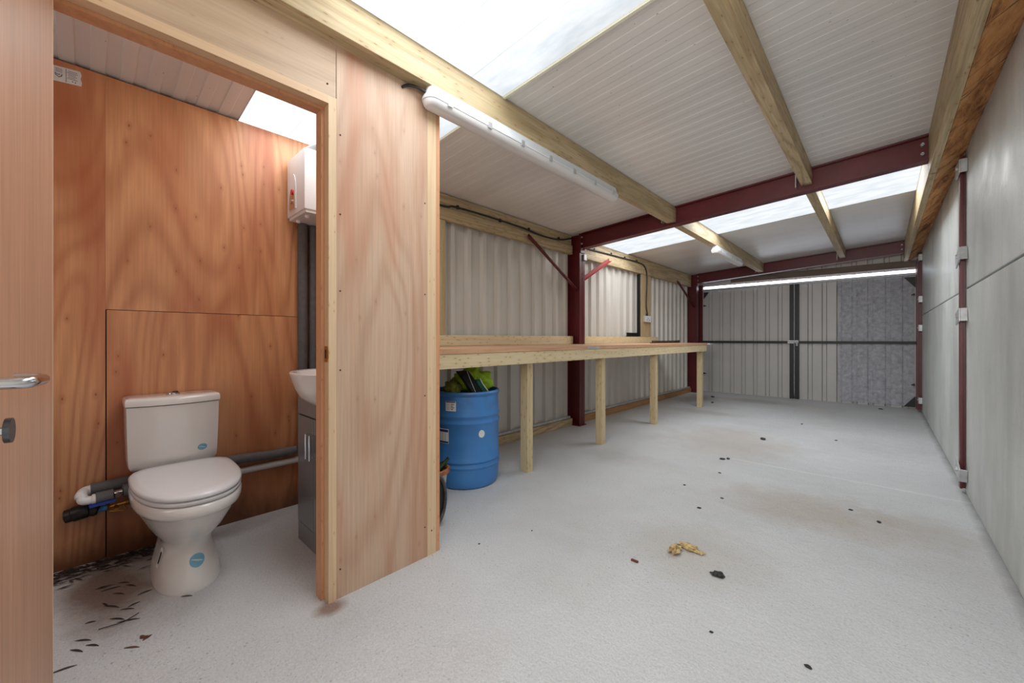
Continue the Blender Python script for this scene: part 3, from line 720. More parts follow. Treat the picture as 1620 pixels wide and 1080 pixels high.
# ------------------------------------------------------------------ toilet
def sup(cx, cy, ax_f, ax_b, hy, z, n=48, pw=2.4, pb=3.5):
    """plan outline: front half-length ax_f (+x), back ax_b, half width hy"""
    r = []
    for k in range(n):
        t = 2*PI*k/n; c_, s_ = math.cos(t), math.sin(t); p = pw if c_ > 0 else pb
        ax = ax_f if c_ > 0 else ax_b
        r.append((cx+ax*math.copysign(abs(c_)**(2/p), c_), cy+hy*math.copysign(abs(s_)**(2/p), s_), z))
    return r
T = thing('toilet', 'white close coupled toilet against the orange plywood wall', 'toilet', (-2.45, .30, 0))
cy = .305
rings = [sup(-2.38, cy, .240, .19, .120, 0), sup(-2.38, cy, .242, .19, .122, .012), sup(-2.38, cy, .222, .19, .112, .07), sup(-2.38, cy, .192, .19, .098, .125), sup(-2.38, cy, .178, .19, .090, .165), sup(-2.38, cy, .196, .19, .096, .20),
         sup(-2.38, cy, .262, .20, .128, .25), sup(-2.38, cy, .325, .205, .155, .31), sup(-2.38, cy, .365, .21, .176, .352), sup(-2.38, cy, .388, .215, .183, .368), sup(-2.38, cy, .402, .215, .190, .376), sup(-2.38, cy, .408, .215, .192, .39), sup(-2.38, cy, .408, .215, .192, .412), sup(-2.38, cy, .400, .21, .187, .42)]
rings = [[(x, y, z) for x, y, z in r] for r in rings]
obj('bowl', MB().loft(rings), M['ceramic'], T, True, angle=50)
obj('bowl_neck', MB().loft([sup(-2.64, cy, .10, .085, .10, .29), sup(-2.64, cy, .10, .085, .145, .36), sup(-2.64, cy, .10, .085, .145, .432)]), M['ceramic'], T, True)
obj('seat', MB().loft([sup(-2.385, cy, .402, .175, .183, .4225), sup(-2.385, cy, .410, .18, .190, .426), sup(-2.385, cy, .412, .18, .191, .436), sup(-2.385, cy, .405, .175, .187, .441)]), M['seat_plastic'], T, True, angle=60)
obj('seat_lid', MB().loft([sup(-2.385, cy, .403, .175, .186, .443), sup(-2.385, cy, .412, .18, .192, .447), sup(-2.385, cy, .413, .18, .193, .457), sup(-2.385, cy, .404, .175, .186, .465), sup(-2.385, cy, .36, .14, .16, .469), sup(-2.385, cy, .2, .08, .09, .471)]), M['seat_plastic'], T, True, angle=60)
# cistern: bowed front
def cis(z, hy, xb, xs, xf, n=14):
    r = [(xb, cy-.012-hy, z), (xs-.02, cy-.012-hy, z)]
    for k in range(n+1):
        t = -1+2*k/n
        r.append((xs+(xf-xs)*(1-abs(t)**2.2)+.0, cy-.012+hy*t*.985, z))
    r += [(xs-.02, cy-.012+hy, z), (xb, cy-.012+hy, z)]
    return r
rings = [cis(.436, .125, -2.76, -2.66, -2.645), cis(.438, .150, -2.765, -2.64, -2.62), cis(.447, .165, -2.768, -2.625, -2.60), cis(.465, .1725, -2.77, -2.612, -2.58), cis(.50, .175, -2.77, -2.61, -2.575), cis(.60, .178, -2.77, -2.605, -2.57), cis(.752, .181, -2.77, -2.60, -2.562)]
obj('cistern', MB().loft(rings), M['ceramic'], T, True, angle=50)
rings = [cis(.754, .179, -2.77, -2.602, -2.565), cis(.757, .185, -2.773, -2.596, -2.556), cis(.781, .186, -2.774, -2.595, -2.555), cis(.790, .182, -2.770, -2.60, -2.562), cis(.794, .165, -2.76, -2.62, -2.585)]
ld = obj('cistern_lid', MB().loft(rings), M['ceramic'], T, True, angle=50)
fb = obj('flush_button', MB().lathe([(.026, .0), (.028, .004), (.027, .009), (.018, .012)], (-2.685, cy-.012, .7935), 24), M['chrome'], T, True)
obj('button_insert', MB().lathe([(.012, .0), (.012, .006), (.008, .008)], (-2.680, cy-.004, .803), 16), M['dark_chrome'], fb, True)
from mathutils.bvhtree import BVHTree
def disc_on(name, target, origin, direc, r, sy, mat, parent, oval_=True, prin=True):
    """small sticker laid onto the curved surface of a part"""
    bm = bmesh.new(); bm.from_mesh(target.data); bmesh.ops.translate(bm, verts=bm.verts, vec=Vector(parent['_loc'])); tree = BVHTree.FromBMesh(bm); bm.free()
    o = Vector(origin); d = Vector(direc).normalized(); u = d.cross(Vector((0, 0, 1))).normalized(); w = u.cross(d)
    def grid(nr, rad, ry, off, sk=0):
        vs = []; fs = []; k_ = 28
        h_ = tree.ray_cast(o, d); vs.append(h_[0]+h_[1]*off)
        for i in range(1, nr+1):
            for k in range(k_):
                c_, s_ = math.cos(2*PI*k/k_), math.sin(2*PI*k/k_)
                if not oval_: q = max(abs(c_), abs(s_)); c_, s_ = c_/q, s_/q
                h_ = tree.ray_cast(o+u*rad*i/nr*c_+w*(rad*ry*i/nr*s_+sk*rad*i/nr*c_), d)
                vs.append(h_[0]+h_[1]*off)
        for k in range(k_): fs.append((0, 1+k, 1+(k+1) % k_))
        for i in range(nr-1):
            for k in range(k_): fs.append((1+i*k_+k, 1+(i+1)*k_+k, 1+(i+1)*k_+(k+1) % k_, 1+i*k_+(k+1) % k_))
        return MB().mesh(vs, fs)
    o_ = obj(name, grid(4, r, sy, .0012), mat, parent, True)
    if prin: obj('sticker_print', grid(2, r*.75, .10, .0022, -.35), M['paper'], o_)
    return o_
cist = [c for c in T.children if c.name.startswith('cistern') and 'lid' not in c.name][0]
bwl = [c for c in T.children if c.name == 'bowl'][0]
disc_on('blue_sticker', cist, (-2.2, .398, .520), (-1, 0, 0), .021, .78, M['sticker_blue'], T)
disc_on('blue_sticker', bwl, (-1.9, .318, .115), (-1, 0, 0), .027, .95, M['sticker_blue'], T)
disc_on('side_label', bwl, (-2.32, -.1, .12), (.02, 1, 0), .018, 2.2, M['paper'], T, False, False)
bb = disc_on('label_print', bwl, (-2.32, -.1, .12), (.02, 1, 0), .008, 3.0, M['ink'], T, False, False)
for v in bb.data.vertices: v.co.y -= .001

# ------------------------------------------------------------------ vanity unit
V = thing('vanity_unit', 'grey gloss vanity unit with white basin behind the door jamb', 'vanity', (-2.1, .95, 0))
obj('carcass', MB().box(-2.315, -1.885, .79, 1.125, .0, .825), M['vanity'], V)
obj('kick_board', MB().box(-2.315, -1.885, .772, .79, .0, .098), M['vanity'], V)
obj('shadow_gap', MB().box(-2.313, -1.887, .782, .79, .098, .70), M['vanity_dark'], V)
for xa, xb, hx in ((-2.315, -2.102, -2.125), (-2.098, -1.885, -2.075)):
    d = obj('cabinet_door', MB().box(xa, xb, .770, .786, .102, .672, .001), M['vanity'], V)
    obj('bar_handle', MB().tube([(hx, .770, .475), (hx, .742, .475), (hx, .742, .60), (hx, .770, .60)], .0055, 10), M['chrome'], d)
obj('fascia', MB().box(-2.315, -1.885, .770, .79, .680, .825, .001), M['vanity'], V)
bc = (-2.10, .915)
def oval(rx, ryf, ryb, z, n=48):
    r = []
    for k in range(n):
        t = 2*PI*k/n; c_, s_ = math.cos(t), math.sin(t)
        r.append((bc[0]+rx*math.copysign(abs(c_)**.85, c_), bc[1]+(ryb if s_ > 0 else ryf)*math.copysign(abs(s_)**.85, s_), z))
    return r
obj('basin', MB().loft([oval(.08, .12, .18, .735), oval(.13, .155, .19, .752), oval(.18, .195, .20, .785), oval(.208, .218, .205, .83), oval(.225, .232, .208, .875), oval(.232, .240, .21, .900), oval(.234, .242, .21, .908), oval(.228, .236, .208, .914), oval(.205, .21, .15, .908), oval(.18, .18, .10, .86), oval(.12, .12, .06, .80), oval(.03, .03, .03, .79)]), M['ceramic'], V, True, angle=60)

# ------------------------------------------------------------------ water heater
W = thing('water_heater', 'white boxy water heater with copper control panel high in the cubicle corner', 'water heater', (-2.62, 1.0, 1.85))
mb = MB(); mb.box(-2.765, -2.465, .855, 1.128, 1.845, 2.205, .012)
obj('heater_case', mb, M['plastic_white'], W, True, angle=50)
obj('heater_base', MB().box(-2.755, -2.475, .865, 1.12, 1.828, 1.846, .004), M['plastic_white'], W)
ring = []
for k in range(25):
    t = PI*k/24; ring.append((-2.655-.058*math.cos(t), .8545, 1.96+.135*math.sin(t)**.8))
ring = [(-2.713, .8545, 1.875)]+ring+[(-2.597, .8545, 1.875)]
panel = obj('control_panel', MB().loft([[(x, y, z) for x, y, z in ring], [(x, y-.004, z) for x, y, z in ring]]), M['plastic_white'], W)
ring2 = [(-2.655+(x+2.655)*.78, .8500, 1.88+(z-1.875)*.52) for x, y, z in ring]
obj('copper_face', MB().loft([ring2, [(x, y-.003, z) for x, y, z in ring2]]), M['copper'], panel)
obj('heat_knob', MB().tube([(-2.635, .848, 1.978), (-2.635, .838, 1.978)], .016, 20), M['red_knob'], panel)
obj('indicator', MB().tube([(-2.652, .848, 1.925), (-2.652, .838, 1.925)], .015, 20), M['chrome'], panel)
for xx, yy in ((-2.70, .9), (-2.55, .9)):
    obj('base_stud', MB().lathe([(.014, 0), (.012, -.012), (.006, -.016)], (xx, yy, 1.829), 12), M['plastic_white'], W)
tag(obj('lagged_pipe', MB().tube(smoothpts([(-2.74, .93, 2.235), (-2.62, .93, 2.25), (-2.45, .95, 2.235), (-2.35, 1.0, 2.23)]), .026, 14), plain('pale_lagging', lin(150, 152, 155), .8, 0, .08, 30), loc=(-2.6, .93, 2.25), smooth=True), 'grey lagged pipe lying over the water heater', 'pipe')
for y, w in ((.945, 'upright grey lagged pipe nearer the toilet below the water heater'), (1.012, 'upright grey lagged pipe nearer the door jamb below the water heater')):
    tag(obj('lagged_pipe', MB().tube([(-2.757, y, .394), (-2.757, y, 1.0), (-2.757, y, 1.4), (-2.757, y, 1.826)], .028, 16), M['pipe_grey'], loc=(-2.757, y, 1.1), smooth=True), w, 'pipe', 'upright lagged pipes')
# horizontal pipes along the wall
tag(obj('lagged_pipe', MB().tube(smoothpts([(-2.757, .0, .362), (-2.757, .3, .372), (-2.755, .6, .375), (-2.757, .75, .366), (-2.757, .905, .366)]), .027, 16), M['pipe_grey'], loc=(-2.757, .4, .37), smooth=True), 'long grey lagged pipe running behind the toilet, the upper one', 'pipe')
tag(obj('waste_pipe', MB().tube([(-2.765, .45, .300), (-2.765, 1.1, .300)], .019, 16), M['pipe_light'], loc=(-2.757, .7, .3), smooth=True), 'pale grey waste pipe between toilet and vanity', 'pipe')
pm = thing('pipe_manifold', 'white elbow fittings and lagged stub left of the toilet', 'pipe fitting', (-2.72, .05, .35))
obj('elbow', MB().tube(smoothpts([(-2.757, .02, .362), (-2.745, -.018, .362), (-2.71, -.03, .355), (-2.70, -.03, .345)]), .021, 14), M['plastic_white'], pm, True)
obj('elbow', MB().tube(smoothpts([(-2.70, -.026, .352), (-2.69, -.025, .335), (-2.69, .0, .330), (-2.69, .022, .332)]), .019, 14), M['plastic_white'], pm, True)
obj('collar', MB().tube([(-2.757, -.002, .362), (-2.757, .012, .362)], .026, 14).tube([(-2.69, .004, .331), (-2.69, .016, .331)], .024, 14), M['ceramic'], pm, True)
obj('lagging', MB().tube([(-2.69, .018, .333), (-2.69, .075, .335)], .027, 14), M['pipe_grey'], pm, True)
obj('lagging', MB().tube([(-2.70, .108, .340), (-2.705, .152, .342)], .030, 14), M['pipe_grey'], pm, True)
obj('isolating_valve', MB().tube([(-2.69, .075, .335), (-2.70, .11, .338)], .016, 12).tube([(-2.672, .09, .338), (-2.662, .09, .334)], .012, 8), M['chrome'], pm, True)
obj('blue_tape', MB().bar((-2.67, -.005, .306), (-2.67, .082, .314), .02, .012), M['blue_tape'], pm)
sv = thing('stopcock', 'brass stopcock on a blue water pipe with black foam boot left of the toilet', 'valve', (-2.73, .03, .26))
obj('pipe_boot', MB().tube(smoothpts([(-2.755, -.082, .258), (-2.75, -.06, .262), (-2.745, -.03, .268), (-2.745, .0, .270), (-2.742, .028, .262)]), [.018]+[.03]*6+[.034]*10+[.030]*6+[.024]*2, 14), M['black_plastic'], sv, True)
obj('blue_pipe', MB().tube([(-2.742, .02, .262), (-2.742, .056, .264)], .014, 12), M['blue_pipe'], sv, True)
obj('valve_body', MB().tube([(-2.742, .054, .264), (-2.742, .064, .264)], .017, 6).tube([(-2.742, .06, .264), (-2.742, .12, .270)], .009, 10).tube([(-2.742, .085, .266), (-2.700, .085, .258)], .007, 8).tube([(-2.742, .118, .270), (-2.742, .132, .272)], .015, 6), M['brass'], sv)
obj('valve_handle', MB().tube([(-2.70, .062, .255), (-2.70, .108, .245)], .0055, 8).tube([(-2.72, .11, .262), (-2.705, .12, .246)], .005, 8), M['brass'], sv)
obj('compression_joint', MB().tube([(-2.742, .13, .272), (-2.742, .145, .275)], .021, 8).tube([(-2.742, .14, .275), (-2.742, .17, .277)], .019, 14), M['pipe_grey'], sv)

# label on the ply sheet
lp = thing('board_label', 'torn white printed label near the top of the plywood wall', 'label', (-2.789, -.07, 2.33))
L0 = MB(); L0.mesh([(-2.7892, -.13, 2.272), (-2.7892, -.03, 2.284), (-2.7892, -.028, 2.30), (-2.7892, -.033, 2.318), (-2.7892, -.029, 2.335), (-2.7892, -.034, 2.353), (-2.7892, -.13, 2.343)], [(0, 1, 2, 3, 4, 5, 6)])
obj('paper', L0, M['paper'], lp)
mb = MB()
for i in range(6): mb.box(-2.7889, -2.7886, -.072+random.uniform(-.004, .004), -.044+random.uniform(-.005, .004), 2.338-.007*i-.001, 2.338-.007*i+.0008)
for i in range(3): mb.box(-2.7889, -2.7886, -.112, -.09, 2.335-.007*i-.001, 2.335-.007*i+.0008)
mb.box(-2.7889, -2.7886, -.0795, -.0780, 2.282, 2.345); mb.box(-2.7889, -2.7886, -.060, -.056, 2.291, 2.295); mb.box(-2.7889, -2.7886, -.051, -.0475, 2.29, 2.2945)
obj('label_print', mb, M['ink'], lp)
mb = MB(); mb.tube([(-2.7885, -.112, 2.313), (-2.7885, -.11, 2.303), (-2.7885, -.101, 2.296), (-2.7885, -.093, 2.303), (-2.7885, -.091, 2.312)], .0012, 6).tube([(-2.7885, -.108, 2.311), (-2.7885, -.103, 2.306), (-2.7885, -.098, 2.311)], .0012, 6)
obj('care_symbol', mb, M['ink'], lp)
# splinter tear line in the ply
# ------------------------------------------------------------------ blue drum
dc = (-2.345, 1.985); dr = .248
D = thing('plastic_drum', 'blue open topped plastic drum under the near end of the workbench', 'drum', (dc[0], dc[1], 0))
prof = [(.20, .0), (.232, .006), (.240, .022), (dr-.002, .06), (dr, .135), (dr, .140), (dr+.008, .150), (dr+.008, .156), (dr-.001, .168), (dr-.001, .180), (dr+.008, .190), (dr+.008, .197), (dr, .208), (dr, .30), (dr, .448), (dr+.008, .460), (dr+.008, .466), (dr-.001, .478), (dr-.001, .498), (dr+.008, .510), (dr+.008, .516), (dr, .528), (dr-.002, .60), (dr-.006, .652), (dr+.004, .660), (dr+.008, .672), (dr+.003, .682), (dr-.012, .684), (dr-.014, .66), (dr-.016, .55), (.0, .54)]
prof = [(r, z*1.02) for r, z in prof]
obj('drum_body', MB().lathe(prof, (dc[0], dc[1], 0), 64, True), M['drum'], D, True, angle=40)
def wrap(a0, a1, z0, z1, mat, name, parent, dr_=.0015, n=12):
    mb = MB(); vs = []; fs = []
    for i in range(n+1):
        t = math.radians(a0+(a1-a0)*i/n)
        for z in (z0, z1): vs.append((dc[0]+(dr+dr_)*math.cos(t), dc[1]+(dr+dr_)*math.sin(t), z))
    for i in range(n): fs.append((2*i, 2*i+2, 2*i+3, 2*i+1))
    mb.mesh(vs, fs); return obj(name, mb, mat, parent)
CA = math.degrees(math.atan2(-dc[1], -dc[0]))   # towards the camera
lab = wrap(CA-36, CA-17, .565, .635, M['paper'], 'drum_label', D, .002)
wrap(CA-35, CA-18, .626, .633, M['ink_blue'], 'label_heading', lab, .003)
for i in range(4):
    wrap(CA-34, CA-28, .611-.0115*i, .615-.0115*i, M['paper_pale'], 'label_line', lab, .003, 4); wrap(CA-26, CA-20-(i % 2)*2, .611-.0115*i, .6155-.0115*i, M['ink'], 'label_line', lab, .003, 4)
lab2 = wrap(CA-58, CA-30, .330, .435, M['paper'], 'drum_label', D, .002)
wrap(CA-57, CA-31, .412, .430, M['ink_blue'], 'label_heading', lab2, .003); wrap(CA-57, CA-31, .334, .346, M['ink_blue'], 'label_heading', lab2, .003)
for i in range(4): wrap(CA-55+i*6, CA-54+i*6, .35, .408, M['paper_pale'], 'label_line', lab2, .003, 2)
t = math.radians(CA+26)
n_ = Vector((math.cos(t), math.sin(t), 0)); u_ = Vector((-math.sin(t), math.cos(t), 0)); c_ = Vector((dc[0], dc[1], .398))+n_*(dr+.001)
mb = MB(); ring = [c_+u_*.024*math.cos(2*PI*k/24)+Vector((0, 0, .027*math.sin(2*PI*k/24))) for k in range(24)]
mb.loft([ring, [p+n_*.002 for p in ring]]); obj('round_sticker', mb, M['paper'], D)
# drum contents: crumpled clothing
def blob(name, c, r, sc, mat, label, cat, seed, amp=.35, grp=None):
    rs = random.Random(seed); t = bmesh.new(); bmesh.ops.create_icosphere(t, subdivisions=4, radius=1)
    from mathutils import noise as N
    for v in t.verts:
        p = v.co.copy(); q = p*1.8+Vector((seed*3.1, 0, 0))
        k = 1+amp*(N.noise(q)+.5*N.ridged_multi_fractal(q*1.1, 1, 2, 3, 1, 2)-.6)
        v.co = Vector((p.x*sc[0], p.y*sc[1], p.z*sc[2]))*r*k
    mb = MB(); mb.merge(t, Matrix.Translation(Vector(c)))
    return tag(obj(name, mb, mat, loc=c, smooth=True, angle=60), label, cat, grp)
blob('hi_vis_jacket', (dc[0]-.0, dc[1]+.08, .755), .148, (.95, .95, .72), M['hivis'], 'crumpled lime green hi-vis jacket heaped in the blue drum', 'jacket', 3, .42)
blob('olive_bag', (dc[0]+.04, dc[1]-.17, .715), .075, (.9, .8, .85), M['olive'], 'dull olive cloth at the near side of the blue drum', 'cloth', 5, .35)
gx, gy = dc[0]+.035, dc[1]-.035
bt = thing('black_glove', 'black and green strapped garment standing up in the blue drum', 'garment', (gx+.05, gy-.08, .7))
mb = MB(); ring0 = []
def sheet(pts, w, th):
    mb = MB(); P = smoothpts(pts); rings = []
    for p in P: rings.append([(p.x-th, p.y-w, p.z), (p.x+th, p.y-w, p.z), (p.x+th, p.y+w, p.z), (p.x-th, p.y+w, p.z)])
    mb.loft(rings); return mb
obj('black_panel', sheet([(gx+.14, gy-.02, .69), (gx+.13, gy-.05, .74), (gx+.10, gy-.075, .80), (gx+.05, gy-.08, .845)], .045, .018), M['black_cloth'], bt)
obj('green_panel', sheet([(gx+.15, gy+.055, .685), (gx+.145, gy+.02, .735), (gx+.13, gy-.0, .78)], .025, .016), M['green_cloth'], bt)
obj('white_piping', MB().tube(smoothpts([(gx+.17, gy+.075, .69), (gx+.162, gy+.03, .745), (gx+.15, gy+.01, .79)]), .0035, 6).tube(smoothpts([(gx+.165, gy-.045, .69), (gx+.15, gy-.075, .77), (gx+.12, gy-.09, .85)]), .0015, 6), M['paper'], bt)

# bucket and rubber edge by the partition end
B = thing('bucket', 'white bucket with rusty rim hidden behind the partition edge beside the drum', 'bucket', (-2.14, 1.56, 0))
bx_, by_ = -2.155, 1.52
obj('bucket_body', MB().lathe([(.075, .0), (.085, .01), (.108, .21), (.115, .215), (.104, .213), (.08, .02), (0, .02)], (bx_, by_, 0), 32), M['pot_white'], B, True, angle=40)
obj('rusty_rim', MB().lathe([(.108, .205), (.124, .212), (.126, .235), (.112, .24), (.104, .225)], (bx_, by_, 0), 32, False), M['terracotta'], B, True)
tag(obj('glass_bottle', MB().lathe([(.025, 0), (.026, .10), (.012, .14), (.011, .17), (.0, .17)], (0, 0, 0), 16), plain('dark_green_glass', lin(30, 48, 26), .15), loc=(0, 0, 0), smooth=True), 'dark green bottle leaning out of the bucket', 'bottle')
bot = bpy.data.objects['glass_bottle']; bot.location = (bx_+.0, by_+.0, .17); bot.rotation_euler = (-.75, .35, 0)
S = thing('rubber_tyre', 'grey and black rubber wheel rim peeping out behind the partition edge', 'tyre', (-1.86, 1.33, .0))
ring = []; cz_, ry_ = .155, .155
mb = MB(); n = 40
prof_t = [(-.028, 0), (-.02, .018), (.02, .018), (.028, 0), (.02, -.012), (-.02, -.012)]
rings = []
for k in range(n):
    t = 2*PI*k/n
    rr = [(px_, .145+q) for px_, q in prof_t]
    rings.append([(-1.875+px_, 1.335+(R_*.55)*math.sin(t), .163+R_*math.cos(t)) for px_, R_ in rr])
rings.append(rings[0]); mb.loft(rings, False); bmesh.ops.remove_doubles(mb.b, verts=mb.b.verts, dist=1e-5)
obj('tread', mb, M['rubber'], S, True)
mb = MB(); mb.loft([[(-1.875+dx, 1.335+.135*.55*math.sin(2*PI*k/n), .163+.135*math.cos(2*PI*k/n)) for k in range(n)] for dx in (-.012, .012)])
obj('wheel_disc', mb, M['black_plastic'], S)

# ------------------------------------------------------------------ light fittings
def fitting(y0, L, label, xc=-1.598, zt=2.297, w=.046, clips=7, cablep=True):
    t = thing('strip_light', label, 'light fitting', (xc, y0, zt), 'sealed strip lights under the purlin')
    def stad(hw, ya, yb, z, n=10):
        r = []
        for k in range(n+1): a_ = PI+PI*k/n; r.append((xc+hw*math.cos(a_), ya+hw*(1+math.sin(a_)), z))
        for k in range(n+1): a_ = PI*k/n; r.append((xc+hw*math.cos(a_), yb-hw+hw*math.sin(a_), z))
        return r
    y1_ = y0+L
    obj('housing', MB().loft([stad(.028, y0+.02, y1_-.02, zt), stad(.034, y0+.01, y1_-.01, zt-.03), stad(w-.001, y0, y1_, zt-.052), stad(w+.002, y0-.002, y1_+.002, zt-.056), stad(w+.002, y0-.002, y1_+.002, zt-.066)]), M['fixture_white'], t, True, angle=30)
    obj('diffuser', MB().loft([stad(w-.001, y0+.001, y1_-.001, zt-.066), stad(w-.003, y0+.003, y1_-.003, zt-.080), stad(w-.012, y0+.010, y1_-.010, zt-.093), stad(w-.022, y0+.018, y1_-.018, zt-.097)]), M['diffuser'], t, True, angle=50)
    for i in range(clips):
        yy = y0+.12+(L-.24)*i/(clips-1)
        for s in (-1, 1):
            xx = xc+s*(w+.003)
            obj('side_clip', MB().box(min(xx, xx+s*.004), max(xx, xx+s*.004), yy-.014, yy+.014, zt-.078, zt-.045, .001), M['galv'], t)
    return t
fitting(1.09, 1.85, 'long sealed strip light with clips under the purlin beside the partition')
cable([(-1.643, 1.0, 2.262), (-1.64, 1.03, 2.283), (-1.615, 1.065, 2.277), (-1.598, 1.10, 2.262)], .007, 'short black cable entering the near end of the strip light')
fitting(5.55, 1.3, 'strip light under the far purlin past the near red rafter', clips=5)
# ------------------------------------------------------------------ loose bits on the floor
def leaf(x, y, ang, L, w, mat, label, grp, curl=.004):
    mb = MB(); vs = []; n = 6
    for i in range(n+1):
        t = i/n; ww = w*math.sin(PI*min(1, t*.96+.03))**.8; z = .0018+curl*.35*math.sin(PI*t)
        px_, py_ = (t-.5)*L, L*.035*math.sin(t*3)
        for s in (-1, 0, 1):
            X, Y = px_, py_+s*ww; vs.append((X*math.cos(ang)-Y*math.sin(ang), X*math.sin(ang)+Y*math.cos(ang), z+(.0 if s else -.0015)))
    fs = []
    for i in range(n):
        for s in (0, 1): a_ = 3*i+s; fs.append((a_, a_+1, a_+4, a_+3))
    mb.mesh(vs, fs)
    o_ = obj('dry_leaf', mb, mat); o_.location = (x, y, 0)
    return tag(o_, label, 'leaf', grp)
GL = 'dry leaves scattered on the cubicle floor'; LL = 'narrow dry leaf lying loose on the cubicle floor away from the wall'
for (x, y, a_, L, dark) in ((-2.086, -.018, .3, .055, 1), (-2.029, .004, .2, .05, 1), (-2.034, -.034, .1, .055, 1), (-1.915, .098, .35, .05, 0), (-2.108, .099, .6, .07, 1), (-2.15, .07, .2, .06, 1),
                            (-2.265, .059, .1, .07, 1), (-2.30, .04, -.2, .05, 1), (-2.36, .081, .2, .05, 1), (-2.292, .158, 1.2, .045, 1), (-2.13, .275, .4, .045, 1), (-2.22, .12, 1.4, .04, 1), (-2.2, .10, .4, .05, 1),
                            (-2.45, .10, .3, .05, 1), (-2.43, .06, .9, .06, 1), (-2.40, .12, .1, .05, 1), (-1.95, -.06, .9, .06, 1), (-2.2, .0, .7, .03, 1)):
    leaf(x, y, a_+.5, L, .0038, M['leaf'] if dark else M['leaf_red'], LL, GL)
for k in range(3):
    leaf(-1.955+.008*k, .128+.006*k, .3+.9*k, .03, .006, M['leaf_red'], 'small red brown leaf cluster on the open cubicle floor', 'red brown leaf cluster')
rs = random.Random(4)
mb = MB()
for i in range(330):
    u = rs.random(); y = -.2+u*.62; x = -2.775+abs(rs.gauss(0, .055+.05*(rs.random() < .35)))
    if x > -2.46: continue
    L = rs.uniform(.03, .075); a_ = rs.uniform(.2, 1.9); w = rs.uniform(.003, .006); z = rs.uniform(.001, .007); tl = rs.uniform(-.004, .006)
    dx, dy = math.cos(a_)*L/2, math.sin(a_)*L/2; nx, ny = -math.sin(a_)*w, math.cos(a_)*w
    x = max(x, -2.782+abs(dx)+.003)
    mb.mesh([(x-dx, y-dy, z), (x-dx*.2+nx, y-dy*.2+ny, z+.002), (x+dx, y+dy, z+abs(tl)), (x-dx*.2-nx, y-dy*.2-ny, z+.001)], [(0, 1, 2, 3)])
lit = obj('leaf_litter', mb, M['leaf'], loc=(-2.7, .1, 0)); tag(lit, 'drift of dark leaf litter along the foot of the plywood wall', 'leaf litter', None, 'stuff')
# twigs
tag(obj('twig', MB().tube(smoothpts([(-2.12, .02, .004), (-2.11, .05, .006), (-2.10, .085, .008), (-2.13, .13, .006)]), .0016, 6), M['leaf'], loc=(-2.11, .07, 0)), 'thin forked twig on the cubicle floor in front of the toilet', 'twig')

blob('fibre_tuft', (-.77, 2.03, .014), .045, (.55, .95, .33), M['tuft'], 'tan tuft of fibre in the open floor, the thicker curled end', 'debris', 11, .8, 'tan fibre tufts')
blob('fibre_tuft', (-.72, 2.10, .012), .055, (1.0, .35, .26), M['tuft'], 'tan tuft of fibre in the open floor, the thin stretched end', 'debris', 12, .8, 'tan fibre tufts')
blob('grit_lump', (-.545, 1.957, .008), .024, (1.1, .7, .35), M['stone'], 'grey speckled lump of grit on the floor past the tan tuft', 'debris', 13, .8)
tag(obj('wood_chip', MB().box(-.895, -.86, 1.800, 1.812, 0.0, .008, .002), M['leaf_red'], loc=(-.87, 1.8, 0)), 'small brown wood chip on the floor left of the tan tuft', 'debris')
pbl = [(-.179, 1.615, .012), (-.46, 1.563, .008), (-.937, 4.943, .04), (-1.048, 3.877, .026), (-1.013, 3.925, .022), (-.957, 3.467, .013), (-1.067, 3.002, .011), (-.793, 2.926, .012), (-.854, 2.657, .014), (-.015, 3.176, .016), (-.146, 3.282, .013), (-.359, 5.418, .015), (-.744, 6.163, .018), (-.02, 8.3, .03), (-1.55, 1.40, .007), (-1.44, 1.7, .006), (-2.3, 7.9, .05), (-2.45, 7.6, .04), (-2.1, 7.2, .035)]
rs = random.Random(9)
p0 = None
for i, (x, y, r) in enumerate(pbl):
    if p0 is None:
        t0 = bmesh.new(); bmesh.ops.create_icosphere(t0, subdivisions=2, radius=1)
        for v in t0.verts: v.co *= rs.uniform(.75, 1.15)
        mb = MB(); mb.merge(t0); p0 = obj('grit_pebble', mb, M['stone'], smooth=True); o_ = p0
    else:
        o_ = p0.copy(); C.objects.link(o_)
    o_.location = (x, y, r*.18); o_.scale = (r, r*.7, r*.35); o_.rotation_euler = (0, 0, rs.uniform(0, 3))
    tag(o_, 'small dark speck of grit on the open shed floor', 'debris', 'specks of grit on the shed floor')

# screw heads on the partition
sc0 = None
for (x, y, z) in [(XP+.001, .712, zz) for zz in (.12, .95, 1.28, 1.6, 1.93)]+[(XP+.001, 1.13, zz) for zz in (.15, .8, 1.3, 1.75)]+[(XP+.001, .66, 2.12), (XP+.001, 1.17, .12)]:
    if sc0 is None:
        sc0 = obj('wood_screw', MB().tube([(-.002, 0, 0), (.0006, 0, 0)], .0035, 8), M['rust']); o_ = sc0
    else: o_ = sc0.copy(); C.objects.link(o_)
    o_.location = (x, y, z); tag(o_, 'small screw head in the pale plywood partition', 'screw', 'screw heads in the partition')

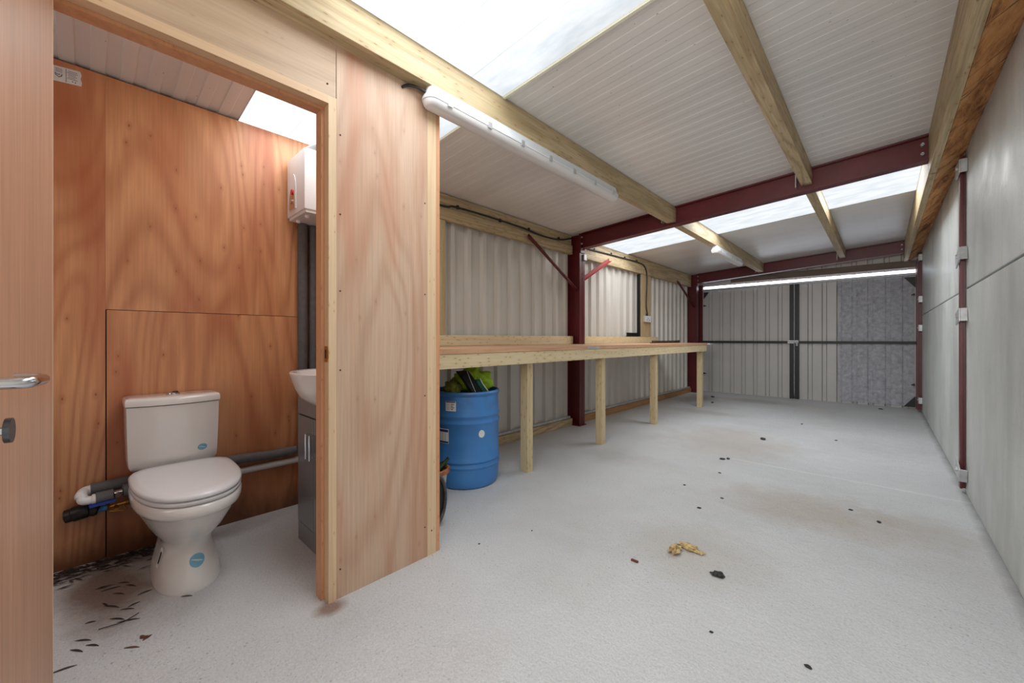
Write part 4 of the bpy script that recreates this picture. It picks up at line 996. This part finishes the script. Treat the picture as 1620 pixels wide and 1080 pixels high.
# ------------------------------------------------------------------ lights, world, camera
w = bpy.data.worlds.new('World'); bpy.context.scene.world = w; w.use_nodes = True
w.node_tree.nodes['Background'].inputs[0].default_value = (.80, .86, 1.0, 1); w.node_tree.nodes['Background'].inputs[1].default_value = 5.0
def area(name, loc, rot, sx, sy, power, col=(1, 1, 1)):
    l = bpy.data.lights.new(name, 'AREA'); l.shape = 'RECTANGLE'; l.size = sx; l.size_y = sy; l.energy = power; l.color = col
    o_ = bpy.data.objects.new(name, l); C.objects.link(o_); o_.location = loc; o_.rotation_euler = rot; return o_
def spot(name, loc, target, power, size, r=.35, col=(1, 1, 1)):
    l = bpy.data.lights.new(name, 'SPOT'); l.energy = power; l.spot_size = math.radians(size); l.spot_blend = 1; l.shadow_soft_size = r; l.color = col
    o_ = bpy.data.objects.new(name, l); C.objects.link(o_); o_.location = loc
    o_.rotation_euler = (Vector(target)-Vector(loc)).to_track_quat('-Z', 'Y').to_euler(); return o_
tilt = math.atan(.06)
area('skylight_lamp_near', (-1.04, 1.1, zr(-1.04)-.008), (0, -tilt, 0), 1.0, .95, 20, (.95, .98, 1))
area('skylight_lamp_right', (-.1, 1.1, zr(-.1)-.008), (0, -tilt, 0), .6, .95, 9, (.95, .98, 1))
area('skylight_lamp_cubicle', (-2.2, 1.1, zr(-2.2)-.008), (0, -tilt, 0), 1.0, .9, 18, (1, .98, .96))
area('skylight_lamp_far', (-1.05, 5.16, zr(-1.05)-.008), (0, -tilt, 0), .95, .9, 22, (.95, .98, 1))
area('skylight_lamp_far', (-.1, 5.16, zr(-.1)-.008), (0, -tilt, 0), .6, .9, 14, (.95, .98, 1))
area('skylight_lamp_far', (-2.2, 5.16, zr(-2.2)-.008), (0, -tilt, 0), 1.0, .9, 22, (.95, .98, 1))
area('rear_fill', (-.6, YB+.15, 1.3), (math.radians(95), 0, 0), 1.9, 1.9, 60, (1, .98, .95))  # unseen soft fill lamp added behind the camera to brighten the room
spot('far_fill_spot', (-.4, YB+.3, 1.7), (-1.3, 7.5, .9), 330, 46, .3, (1, .98, .96))  # unseen spot added behind the camera to lift the far end
area('cubicle_bounce', (-1.9, -1.2, 1.5), (math.radians(90), 0, math.radians(20)), .5, 1.6, 6, (1, .97, .94))

cam = bpy.data.cameras.new('Camera'); co = bpy.data.objects.new('Camera', cam); C.objects.link(co)
co.location = (0, 0, 1.08); co.rotation_euler = (math.radians(90), 0, math.radians(43.1554))
cam.sensor_width = 36; cam.lens = 625/1620*36; cam.shift_y = -4/1620; cam.clip_start = .02
bpy.context.scene.camera = co
sc = bpy.context.scene
sc.view_settings.view_transform = 'Standard'; sc.view_settings.look = 'None'; sc.view_settings.exposure = -0.34
sc.cycles.use_denoising = True
sc.cycles.max_bounces = 8; sc.cycles.diffuse_bounces = 7; sc.cycles.sample_clamp_indirect = 6
for o_ in list(bpy.data.objects):
    if '_loc' in o_.keys(): del o_['_loc']
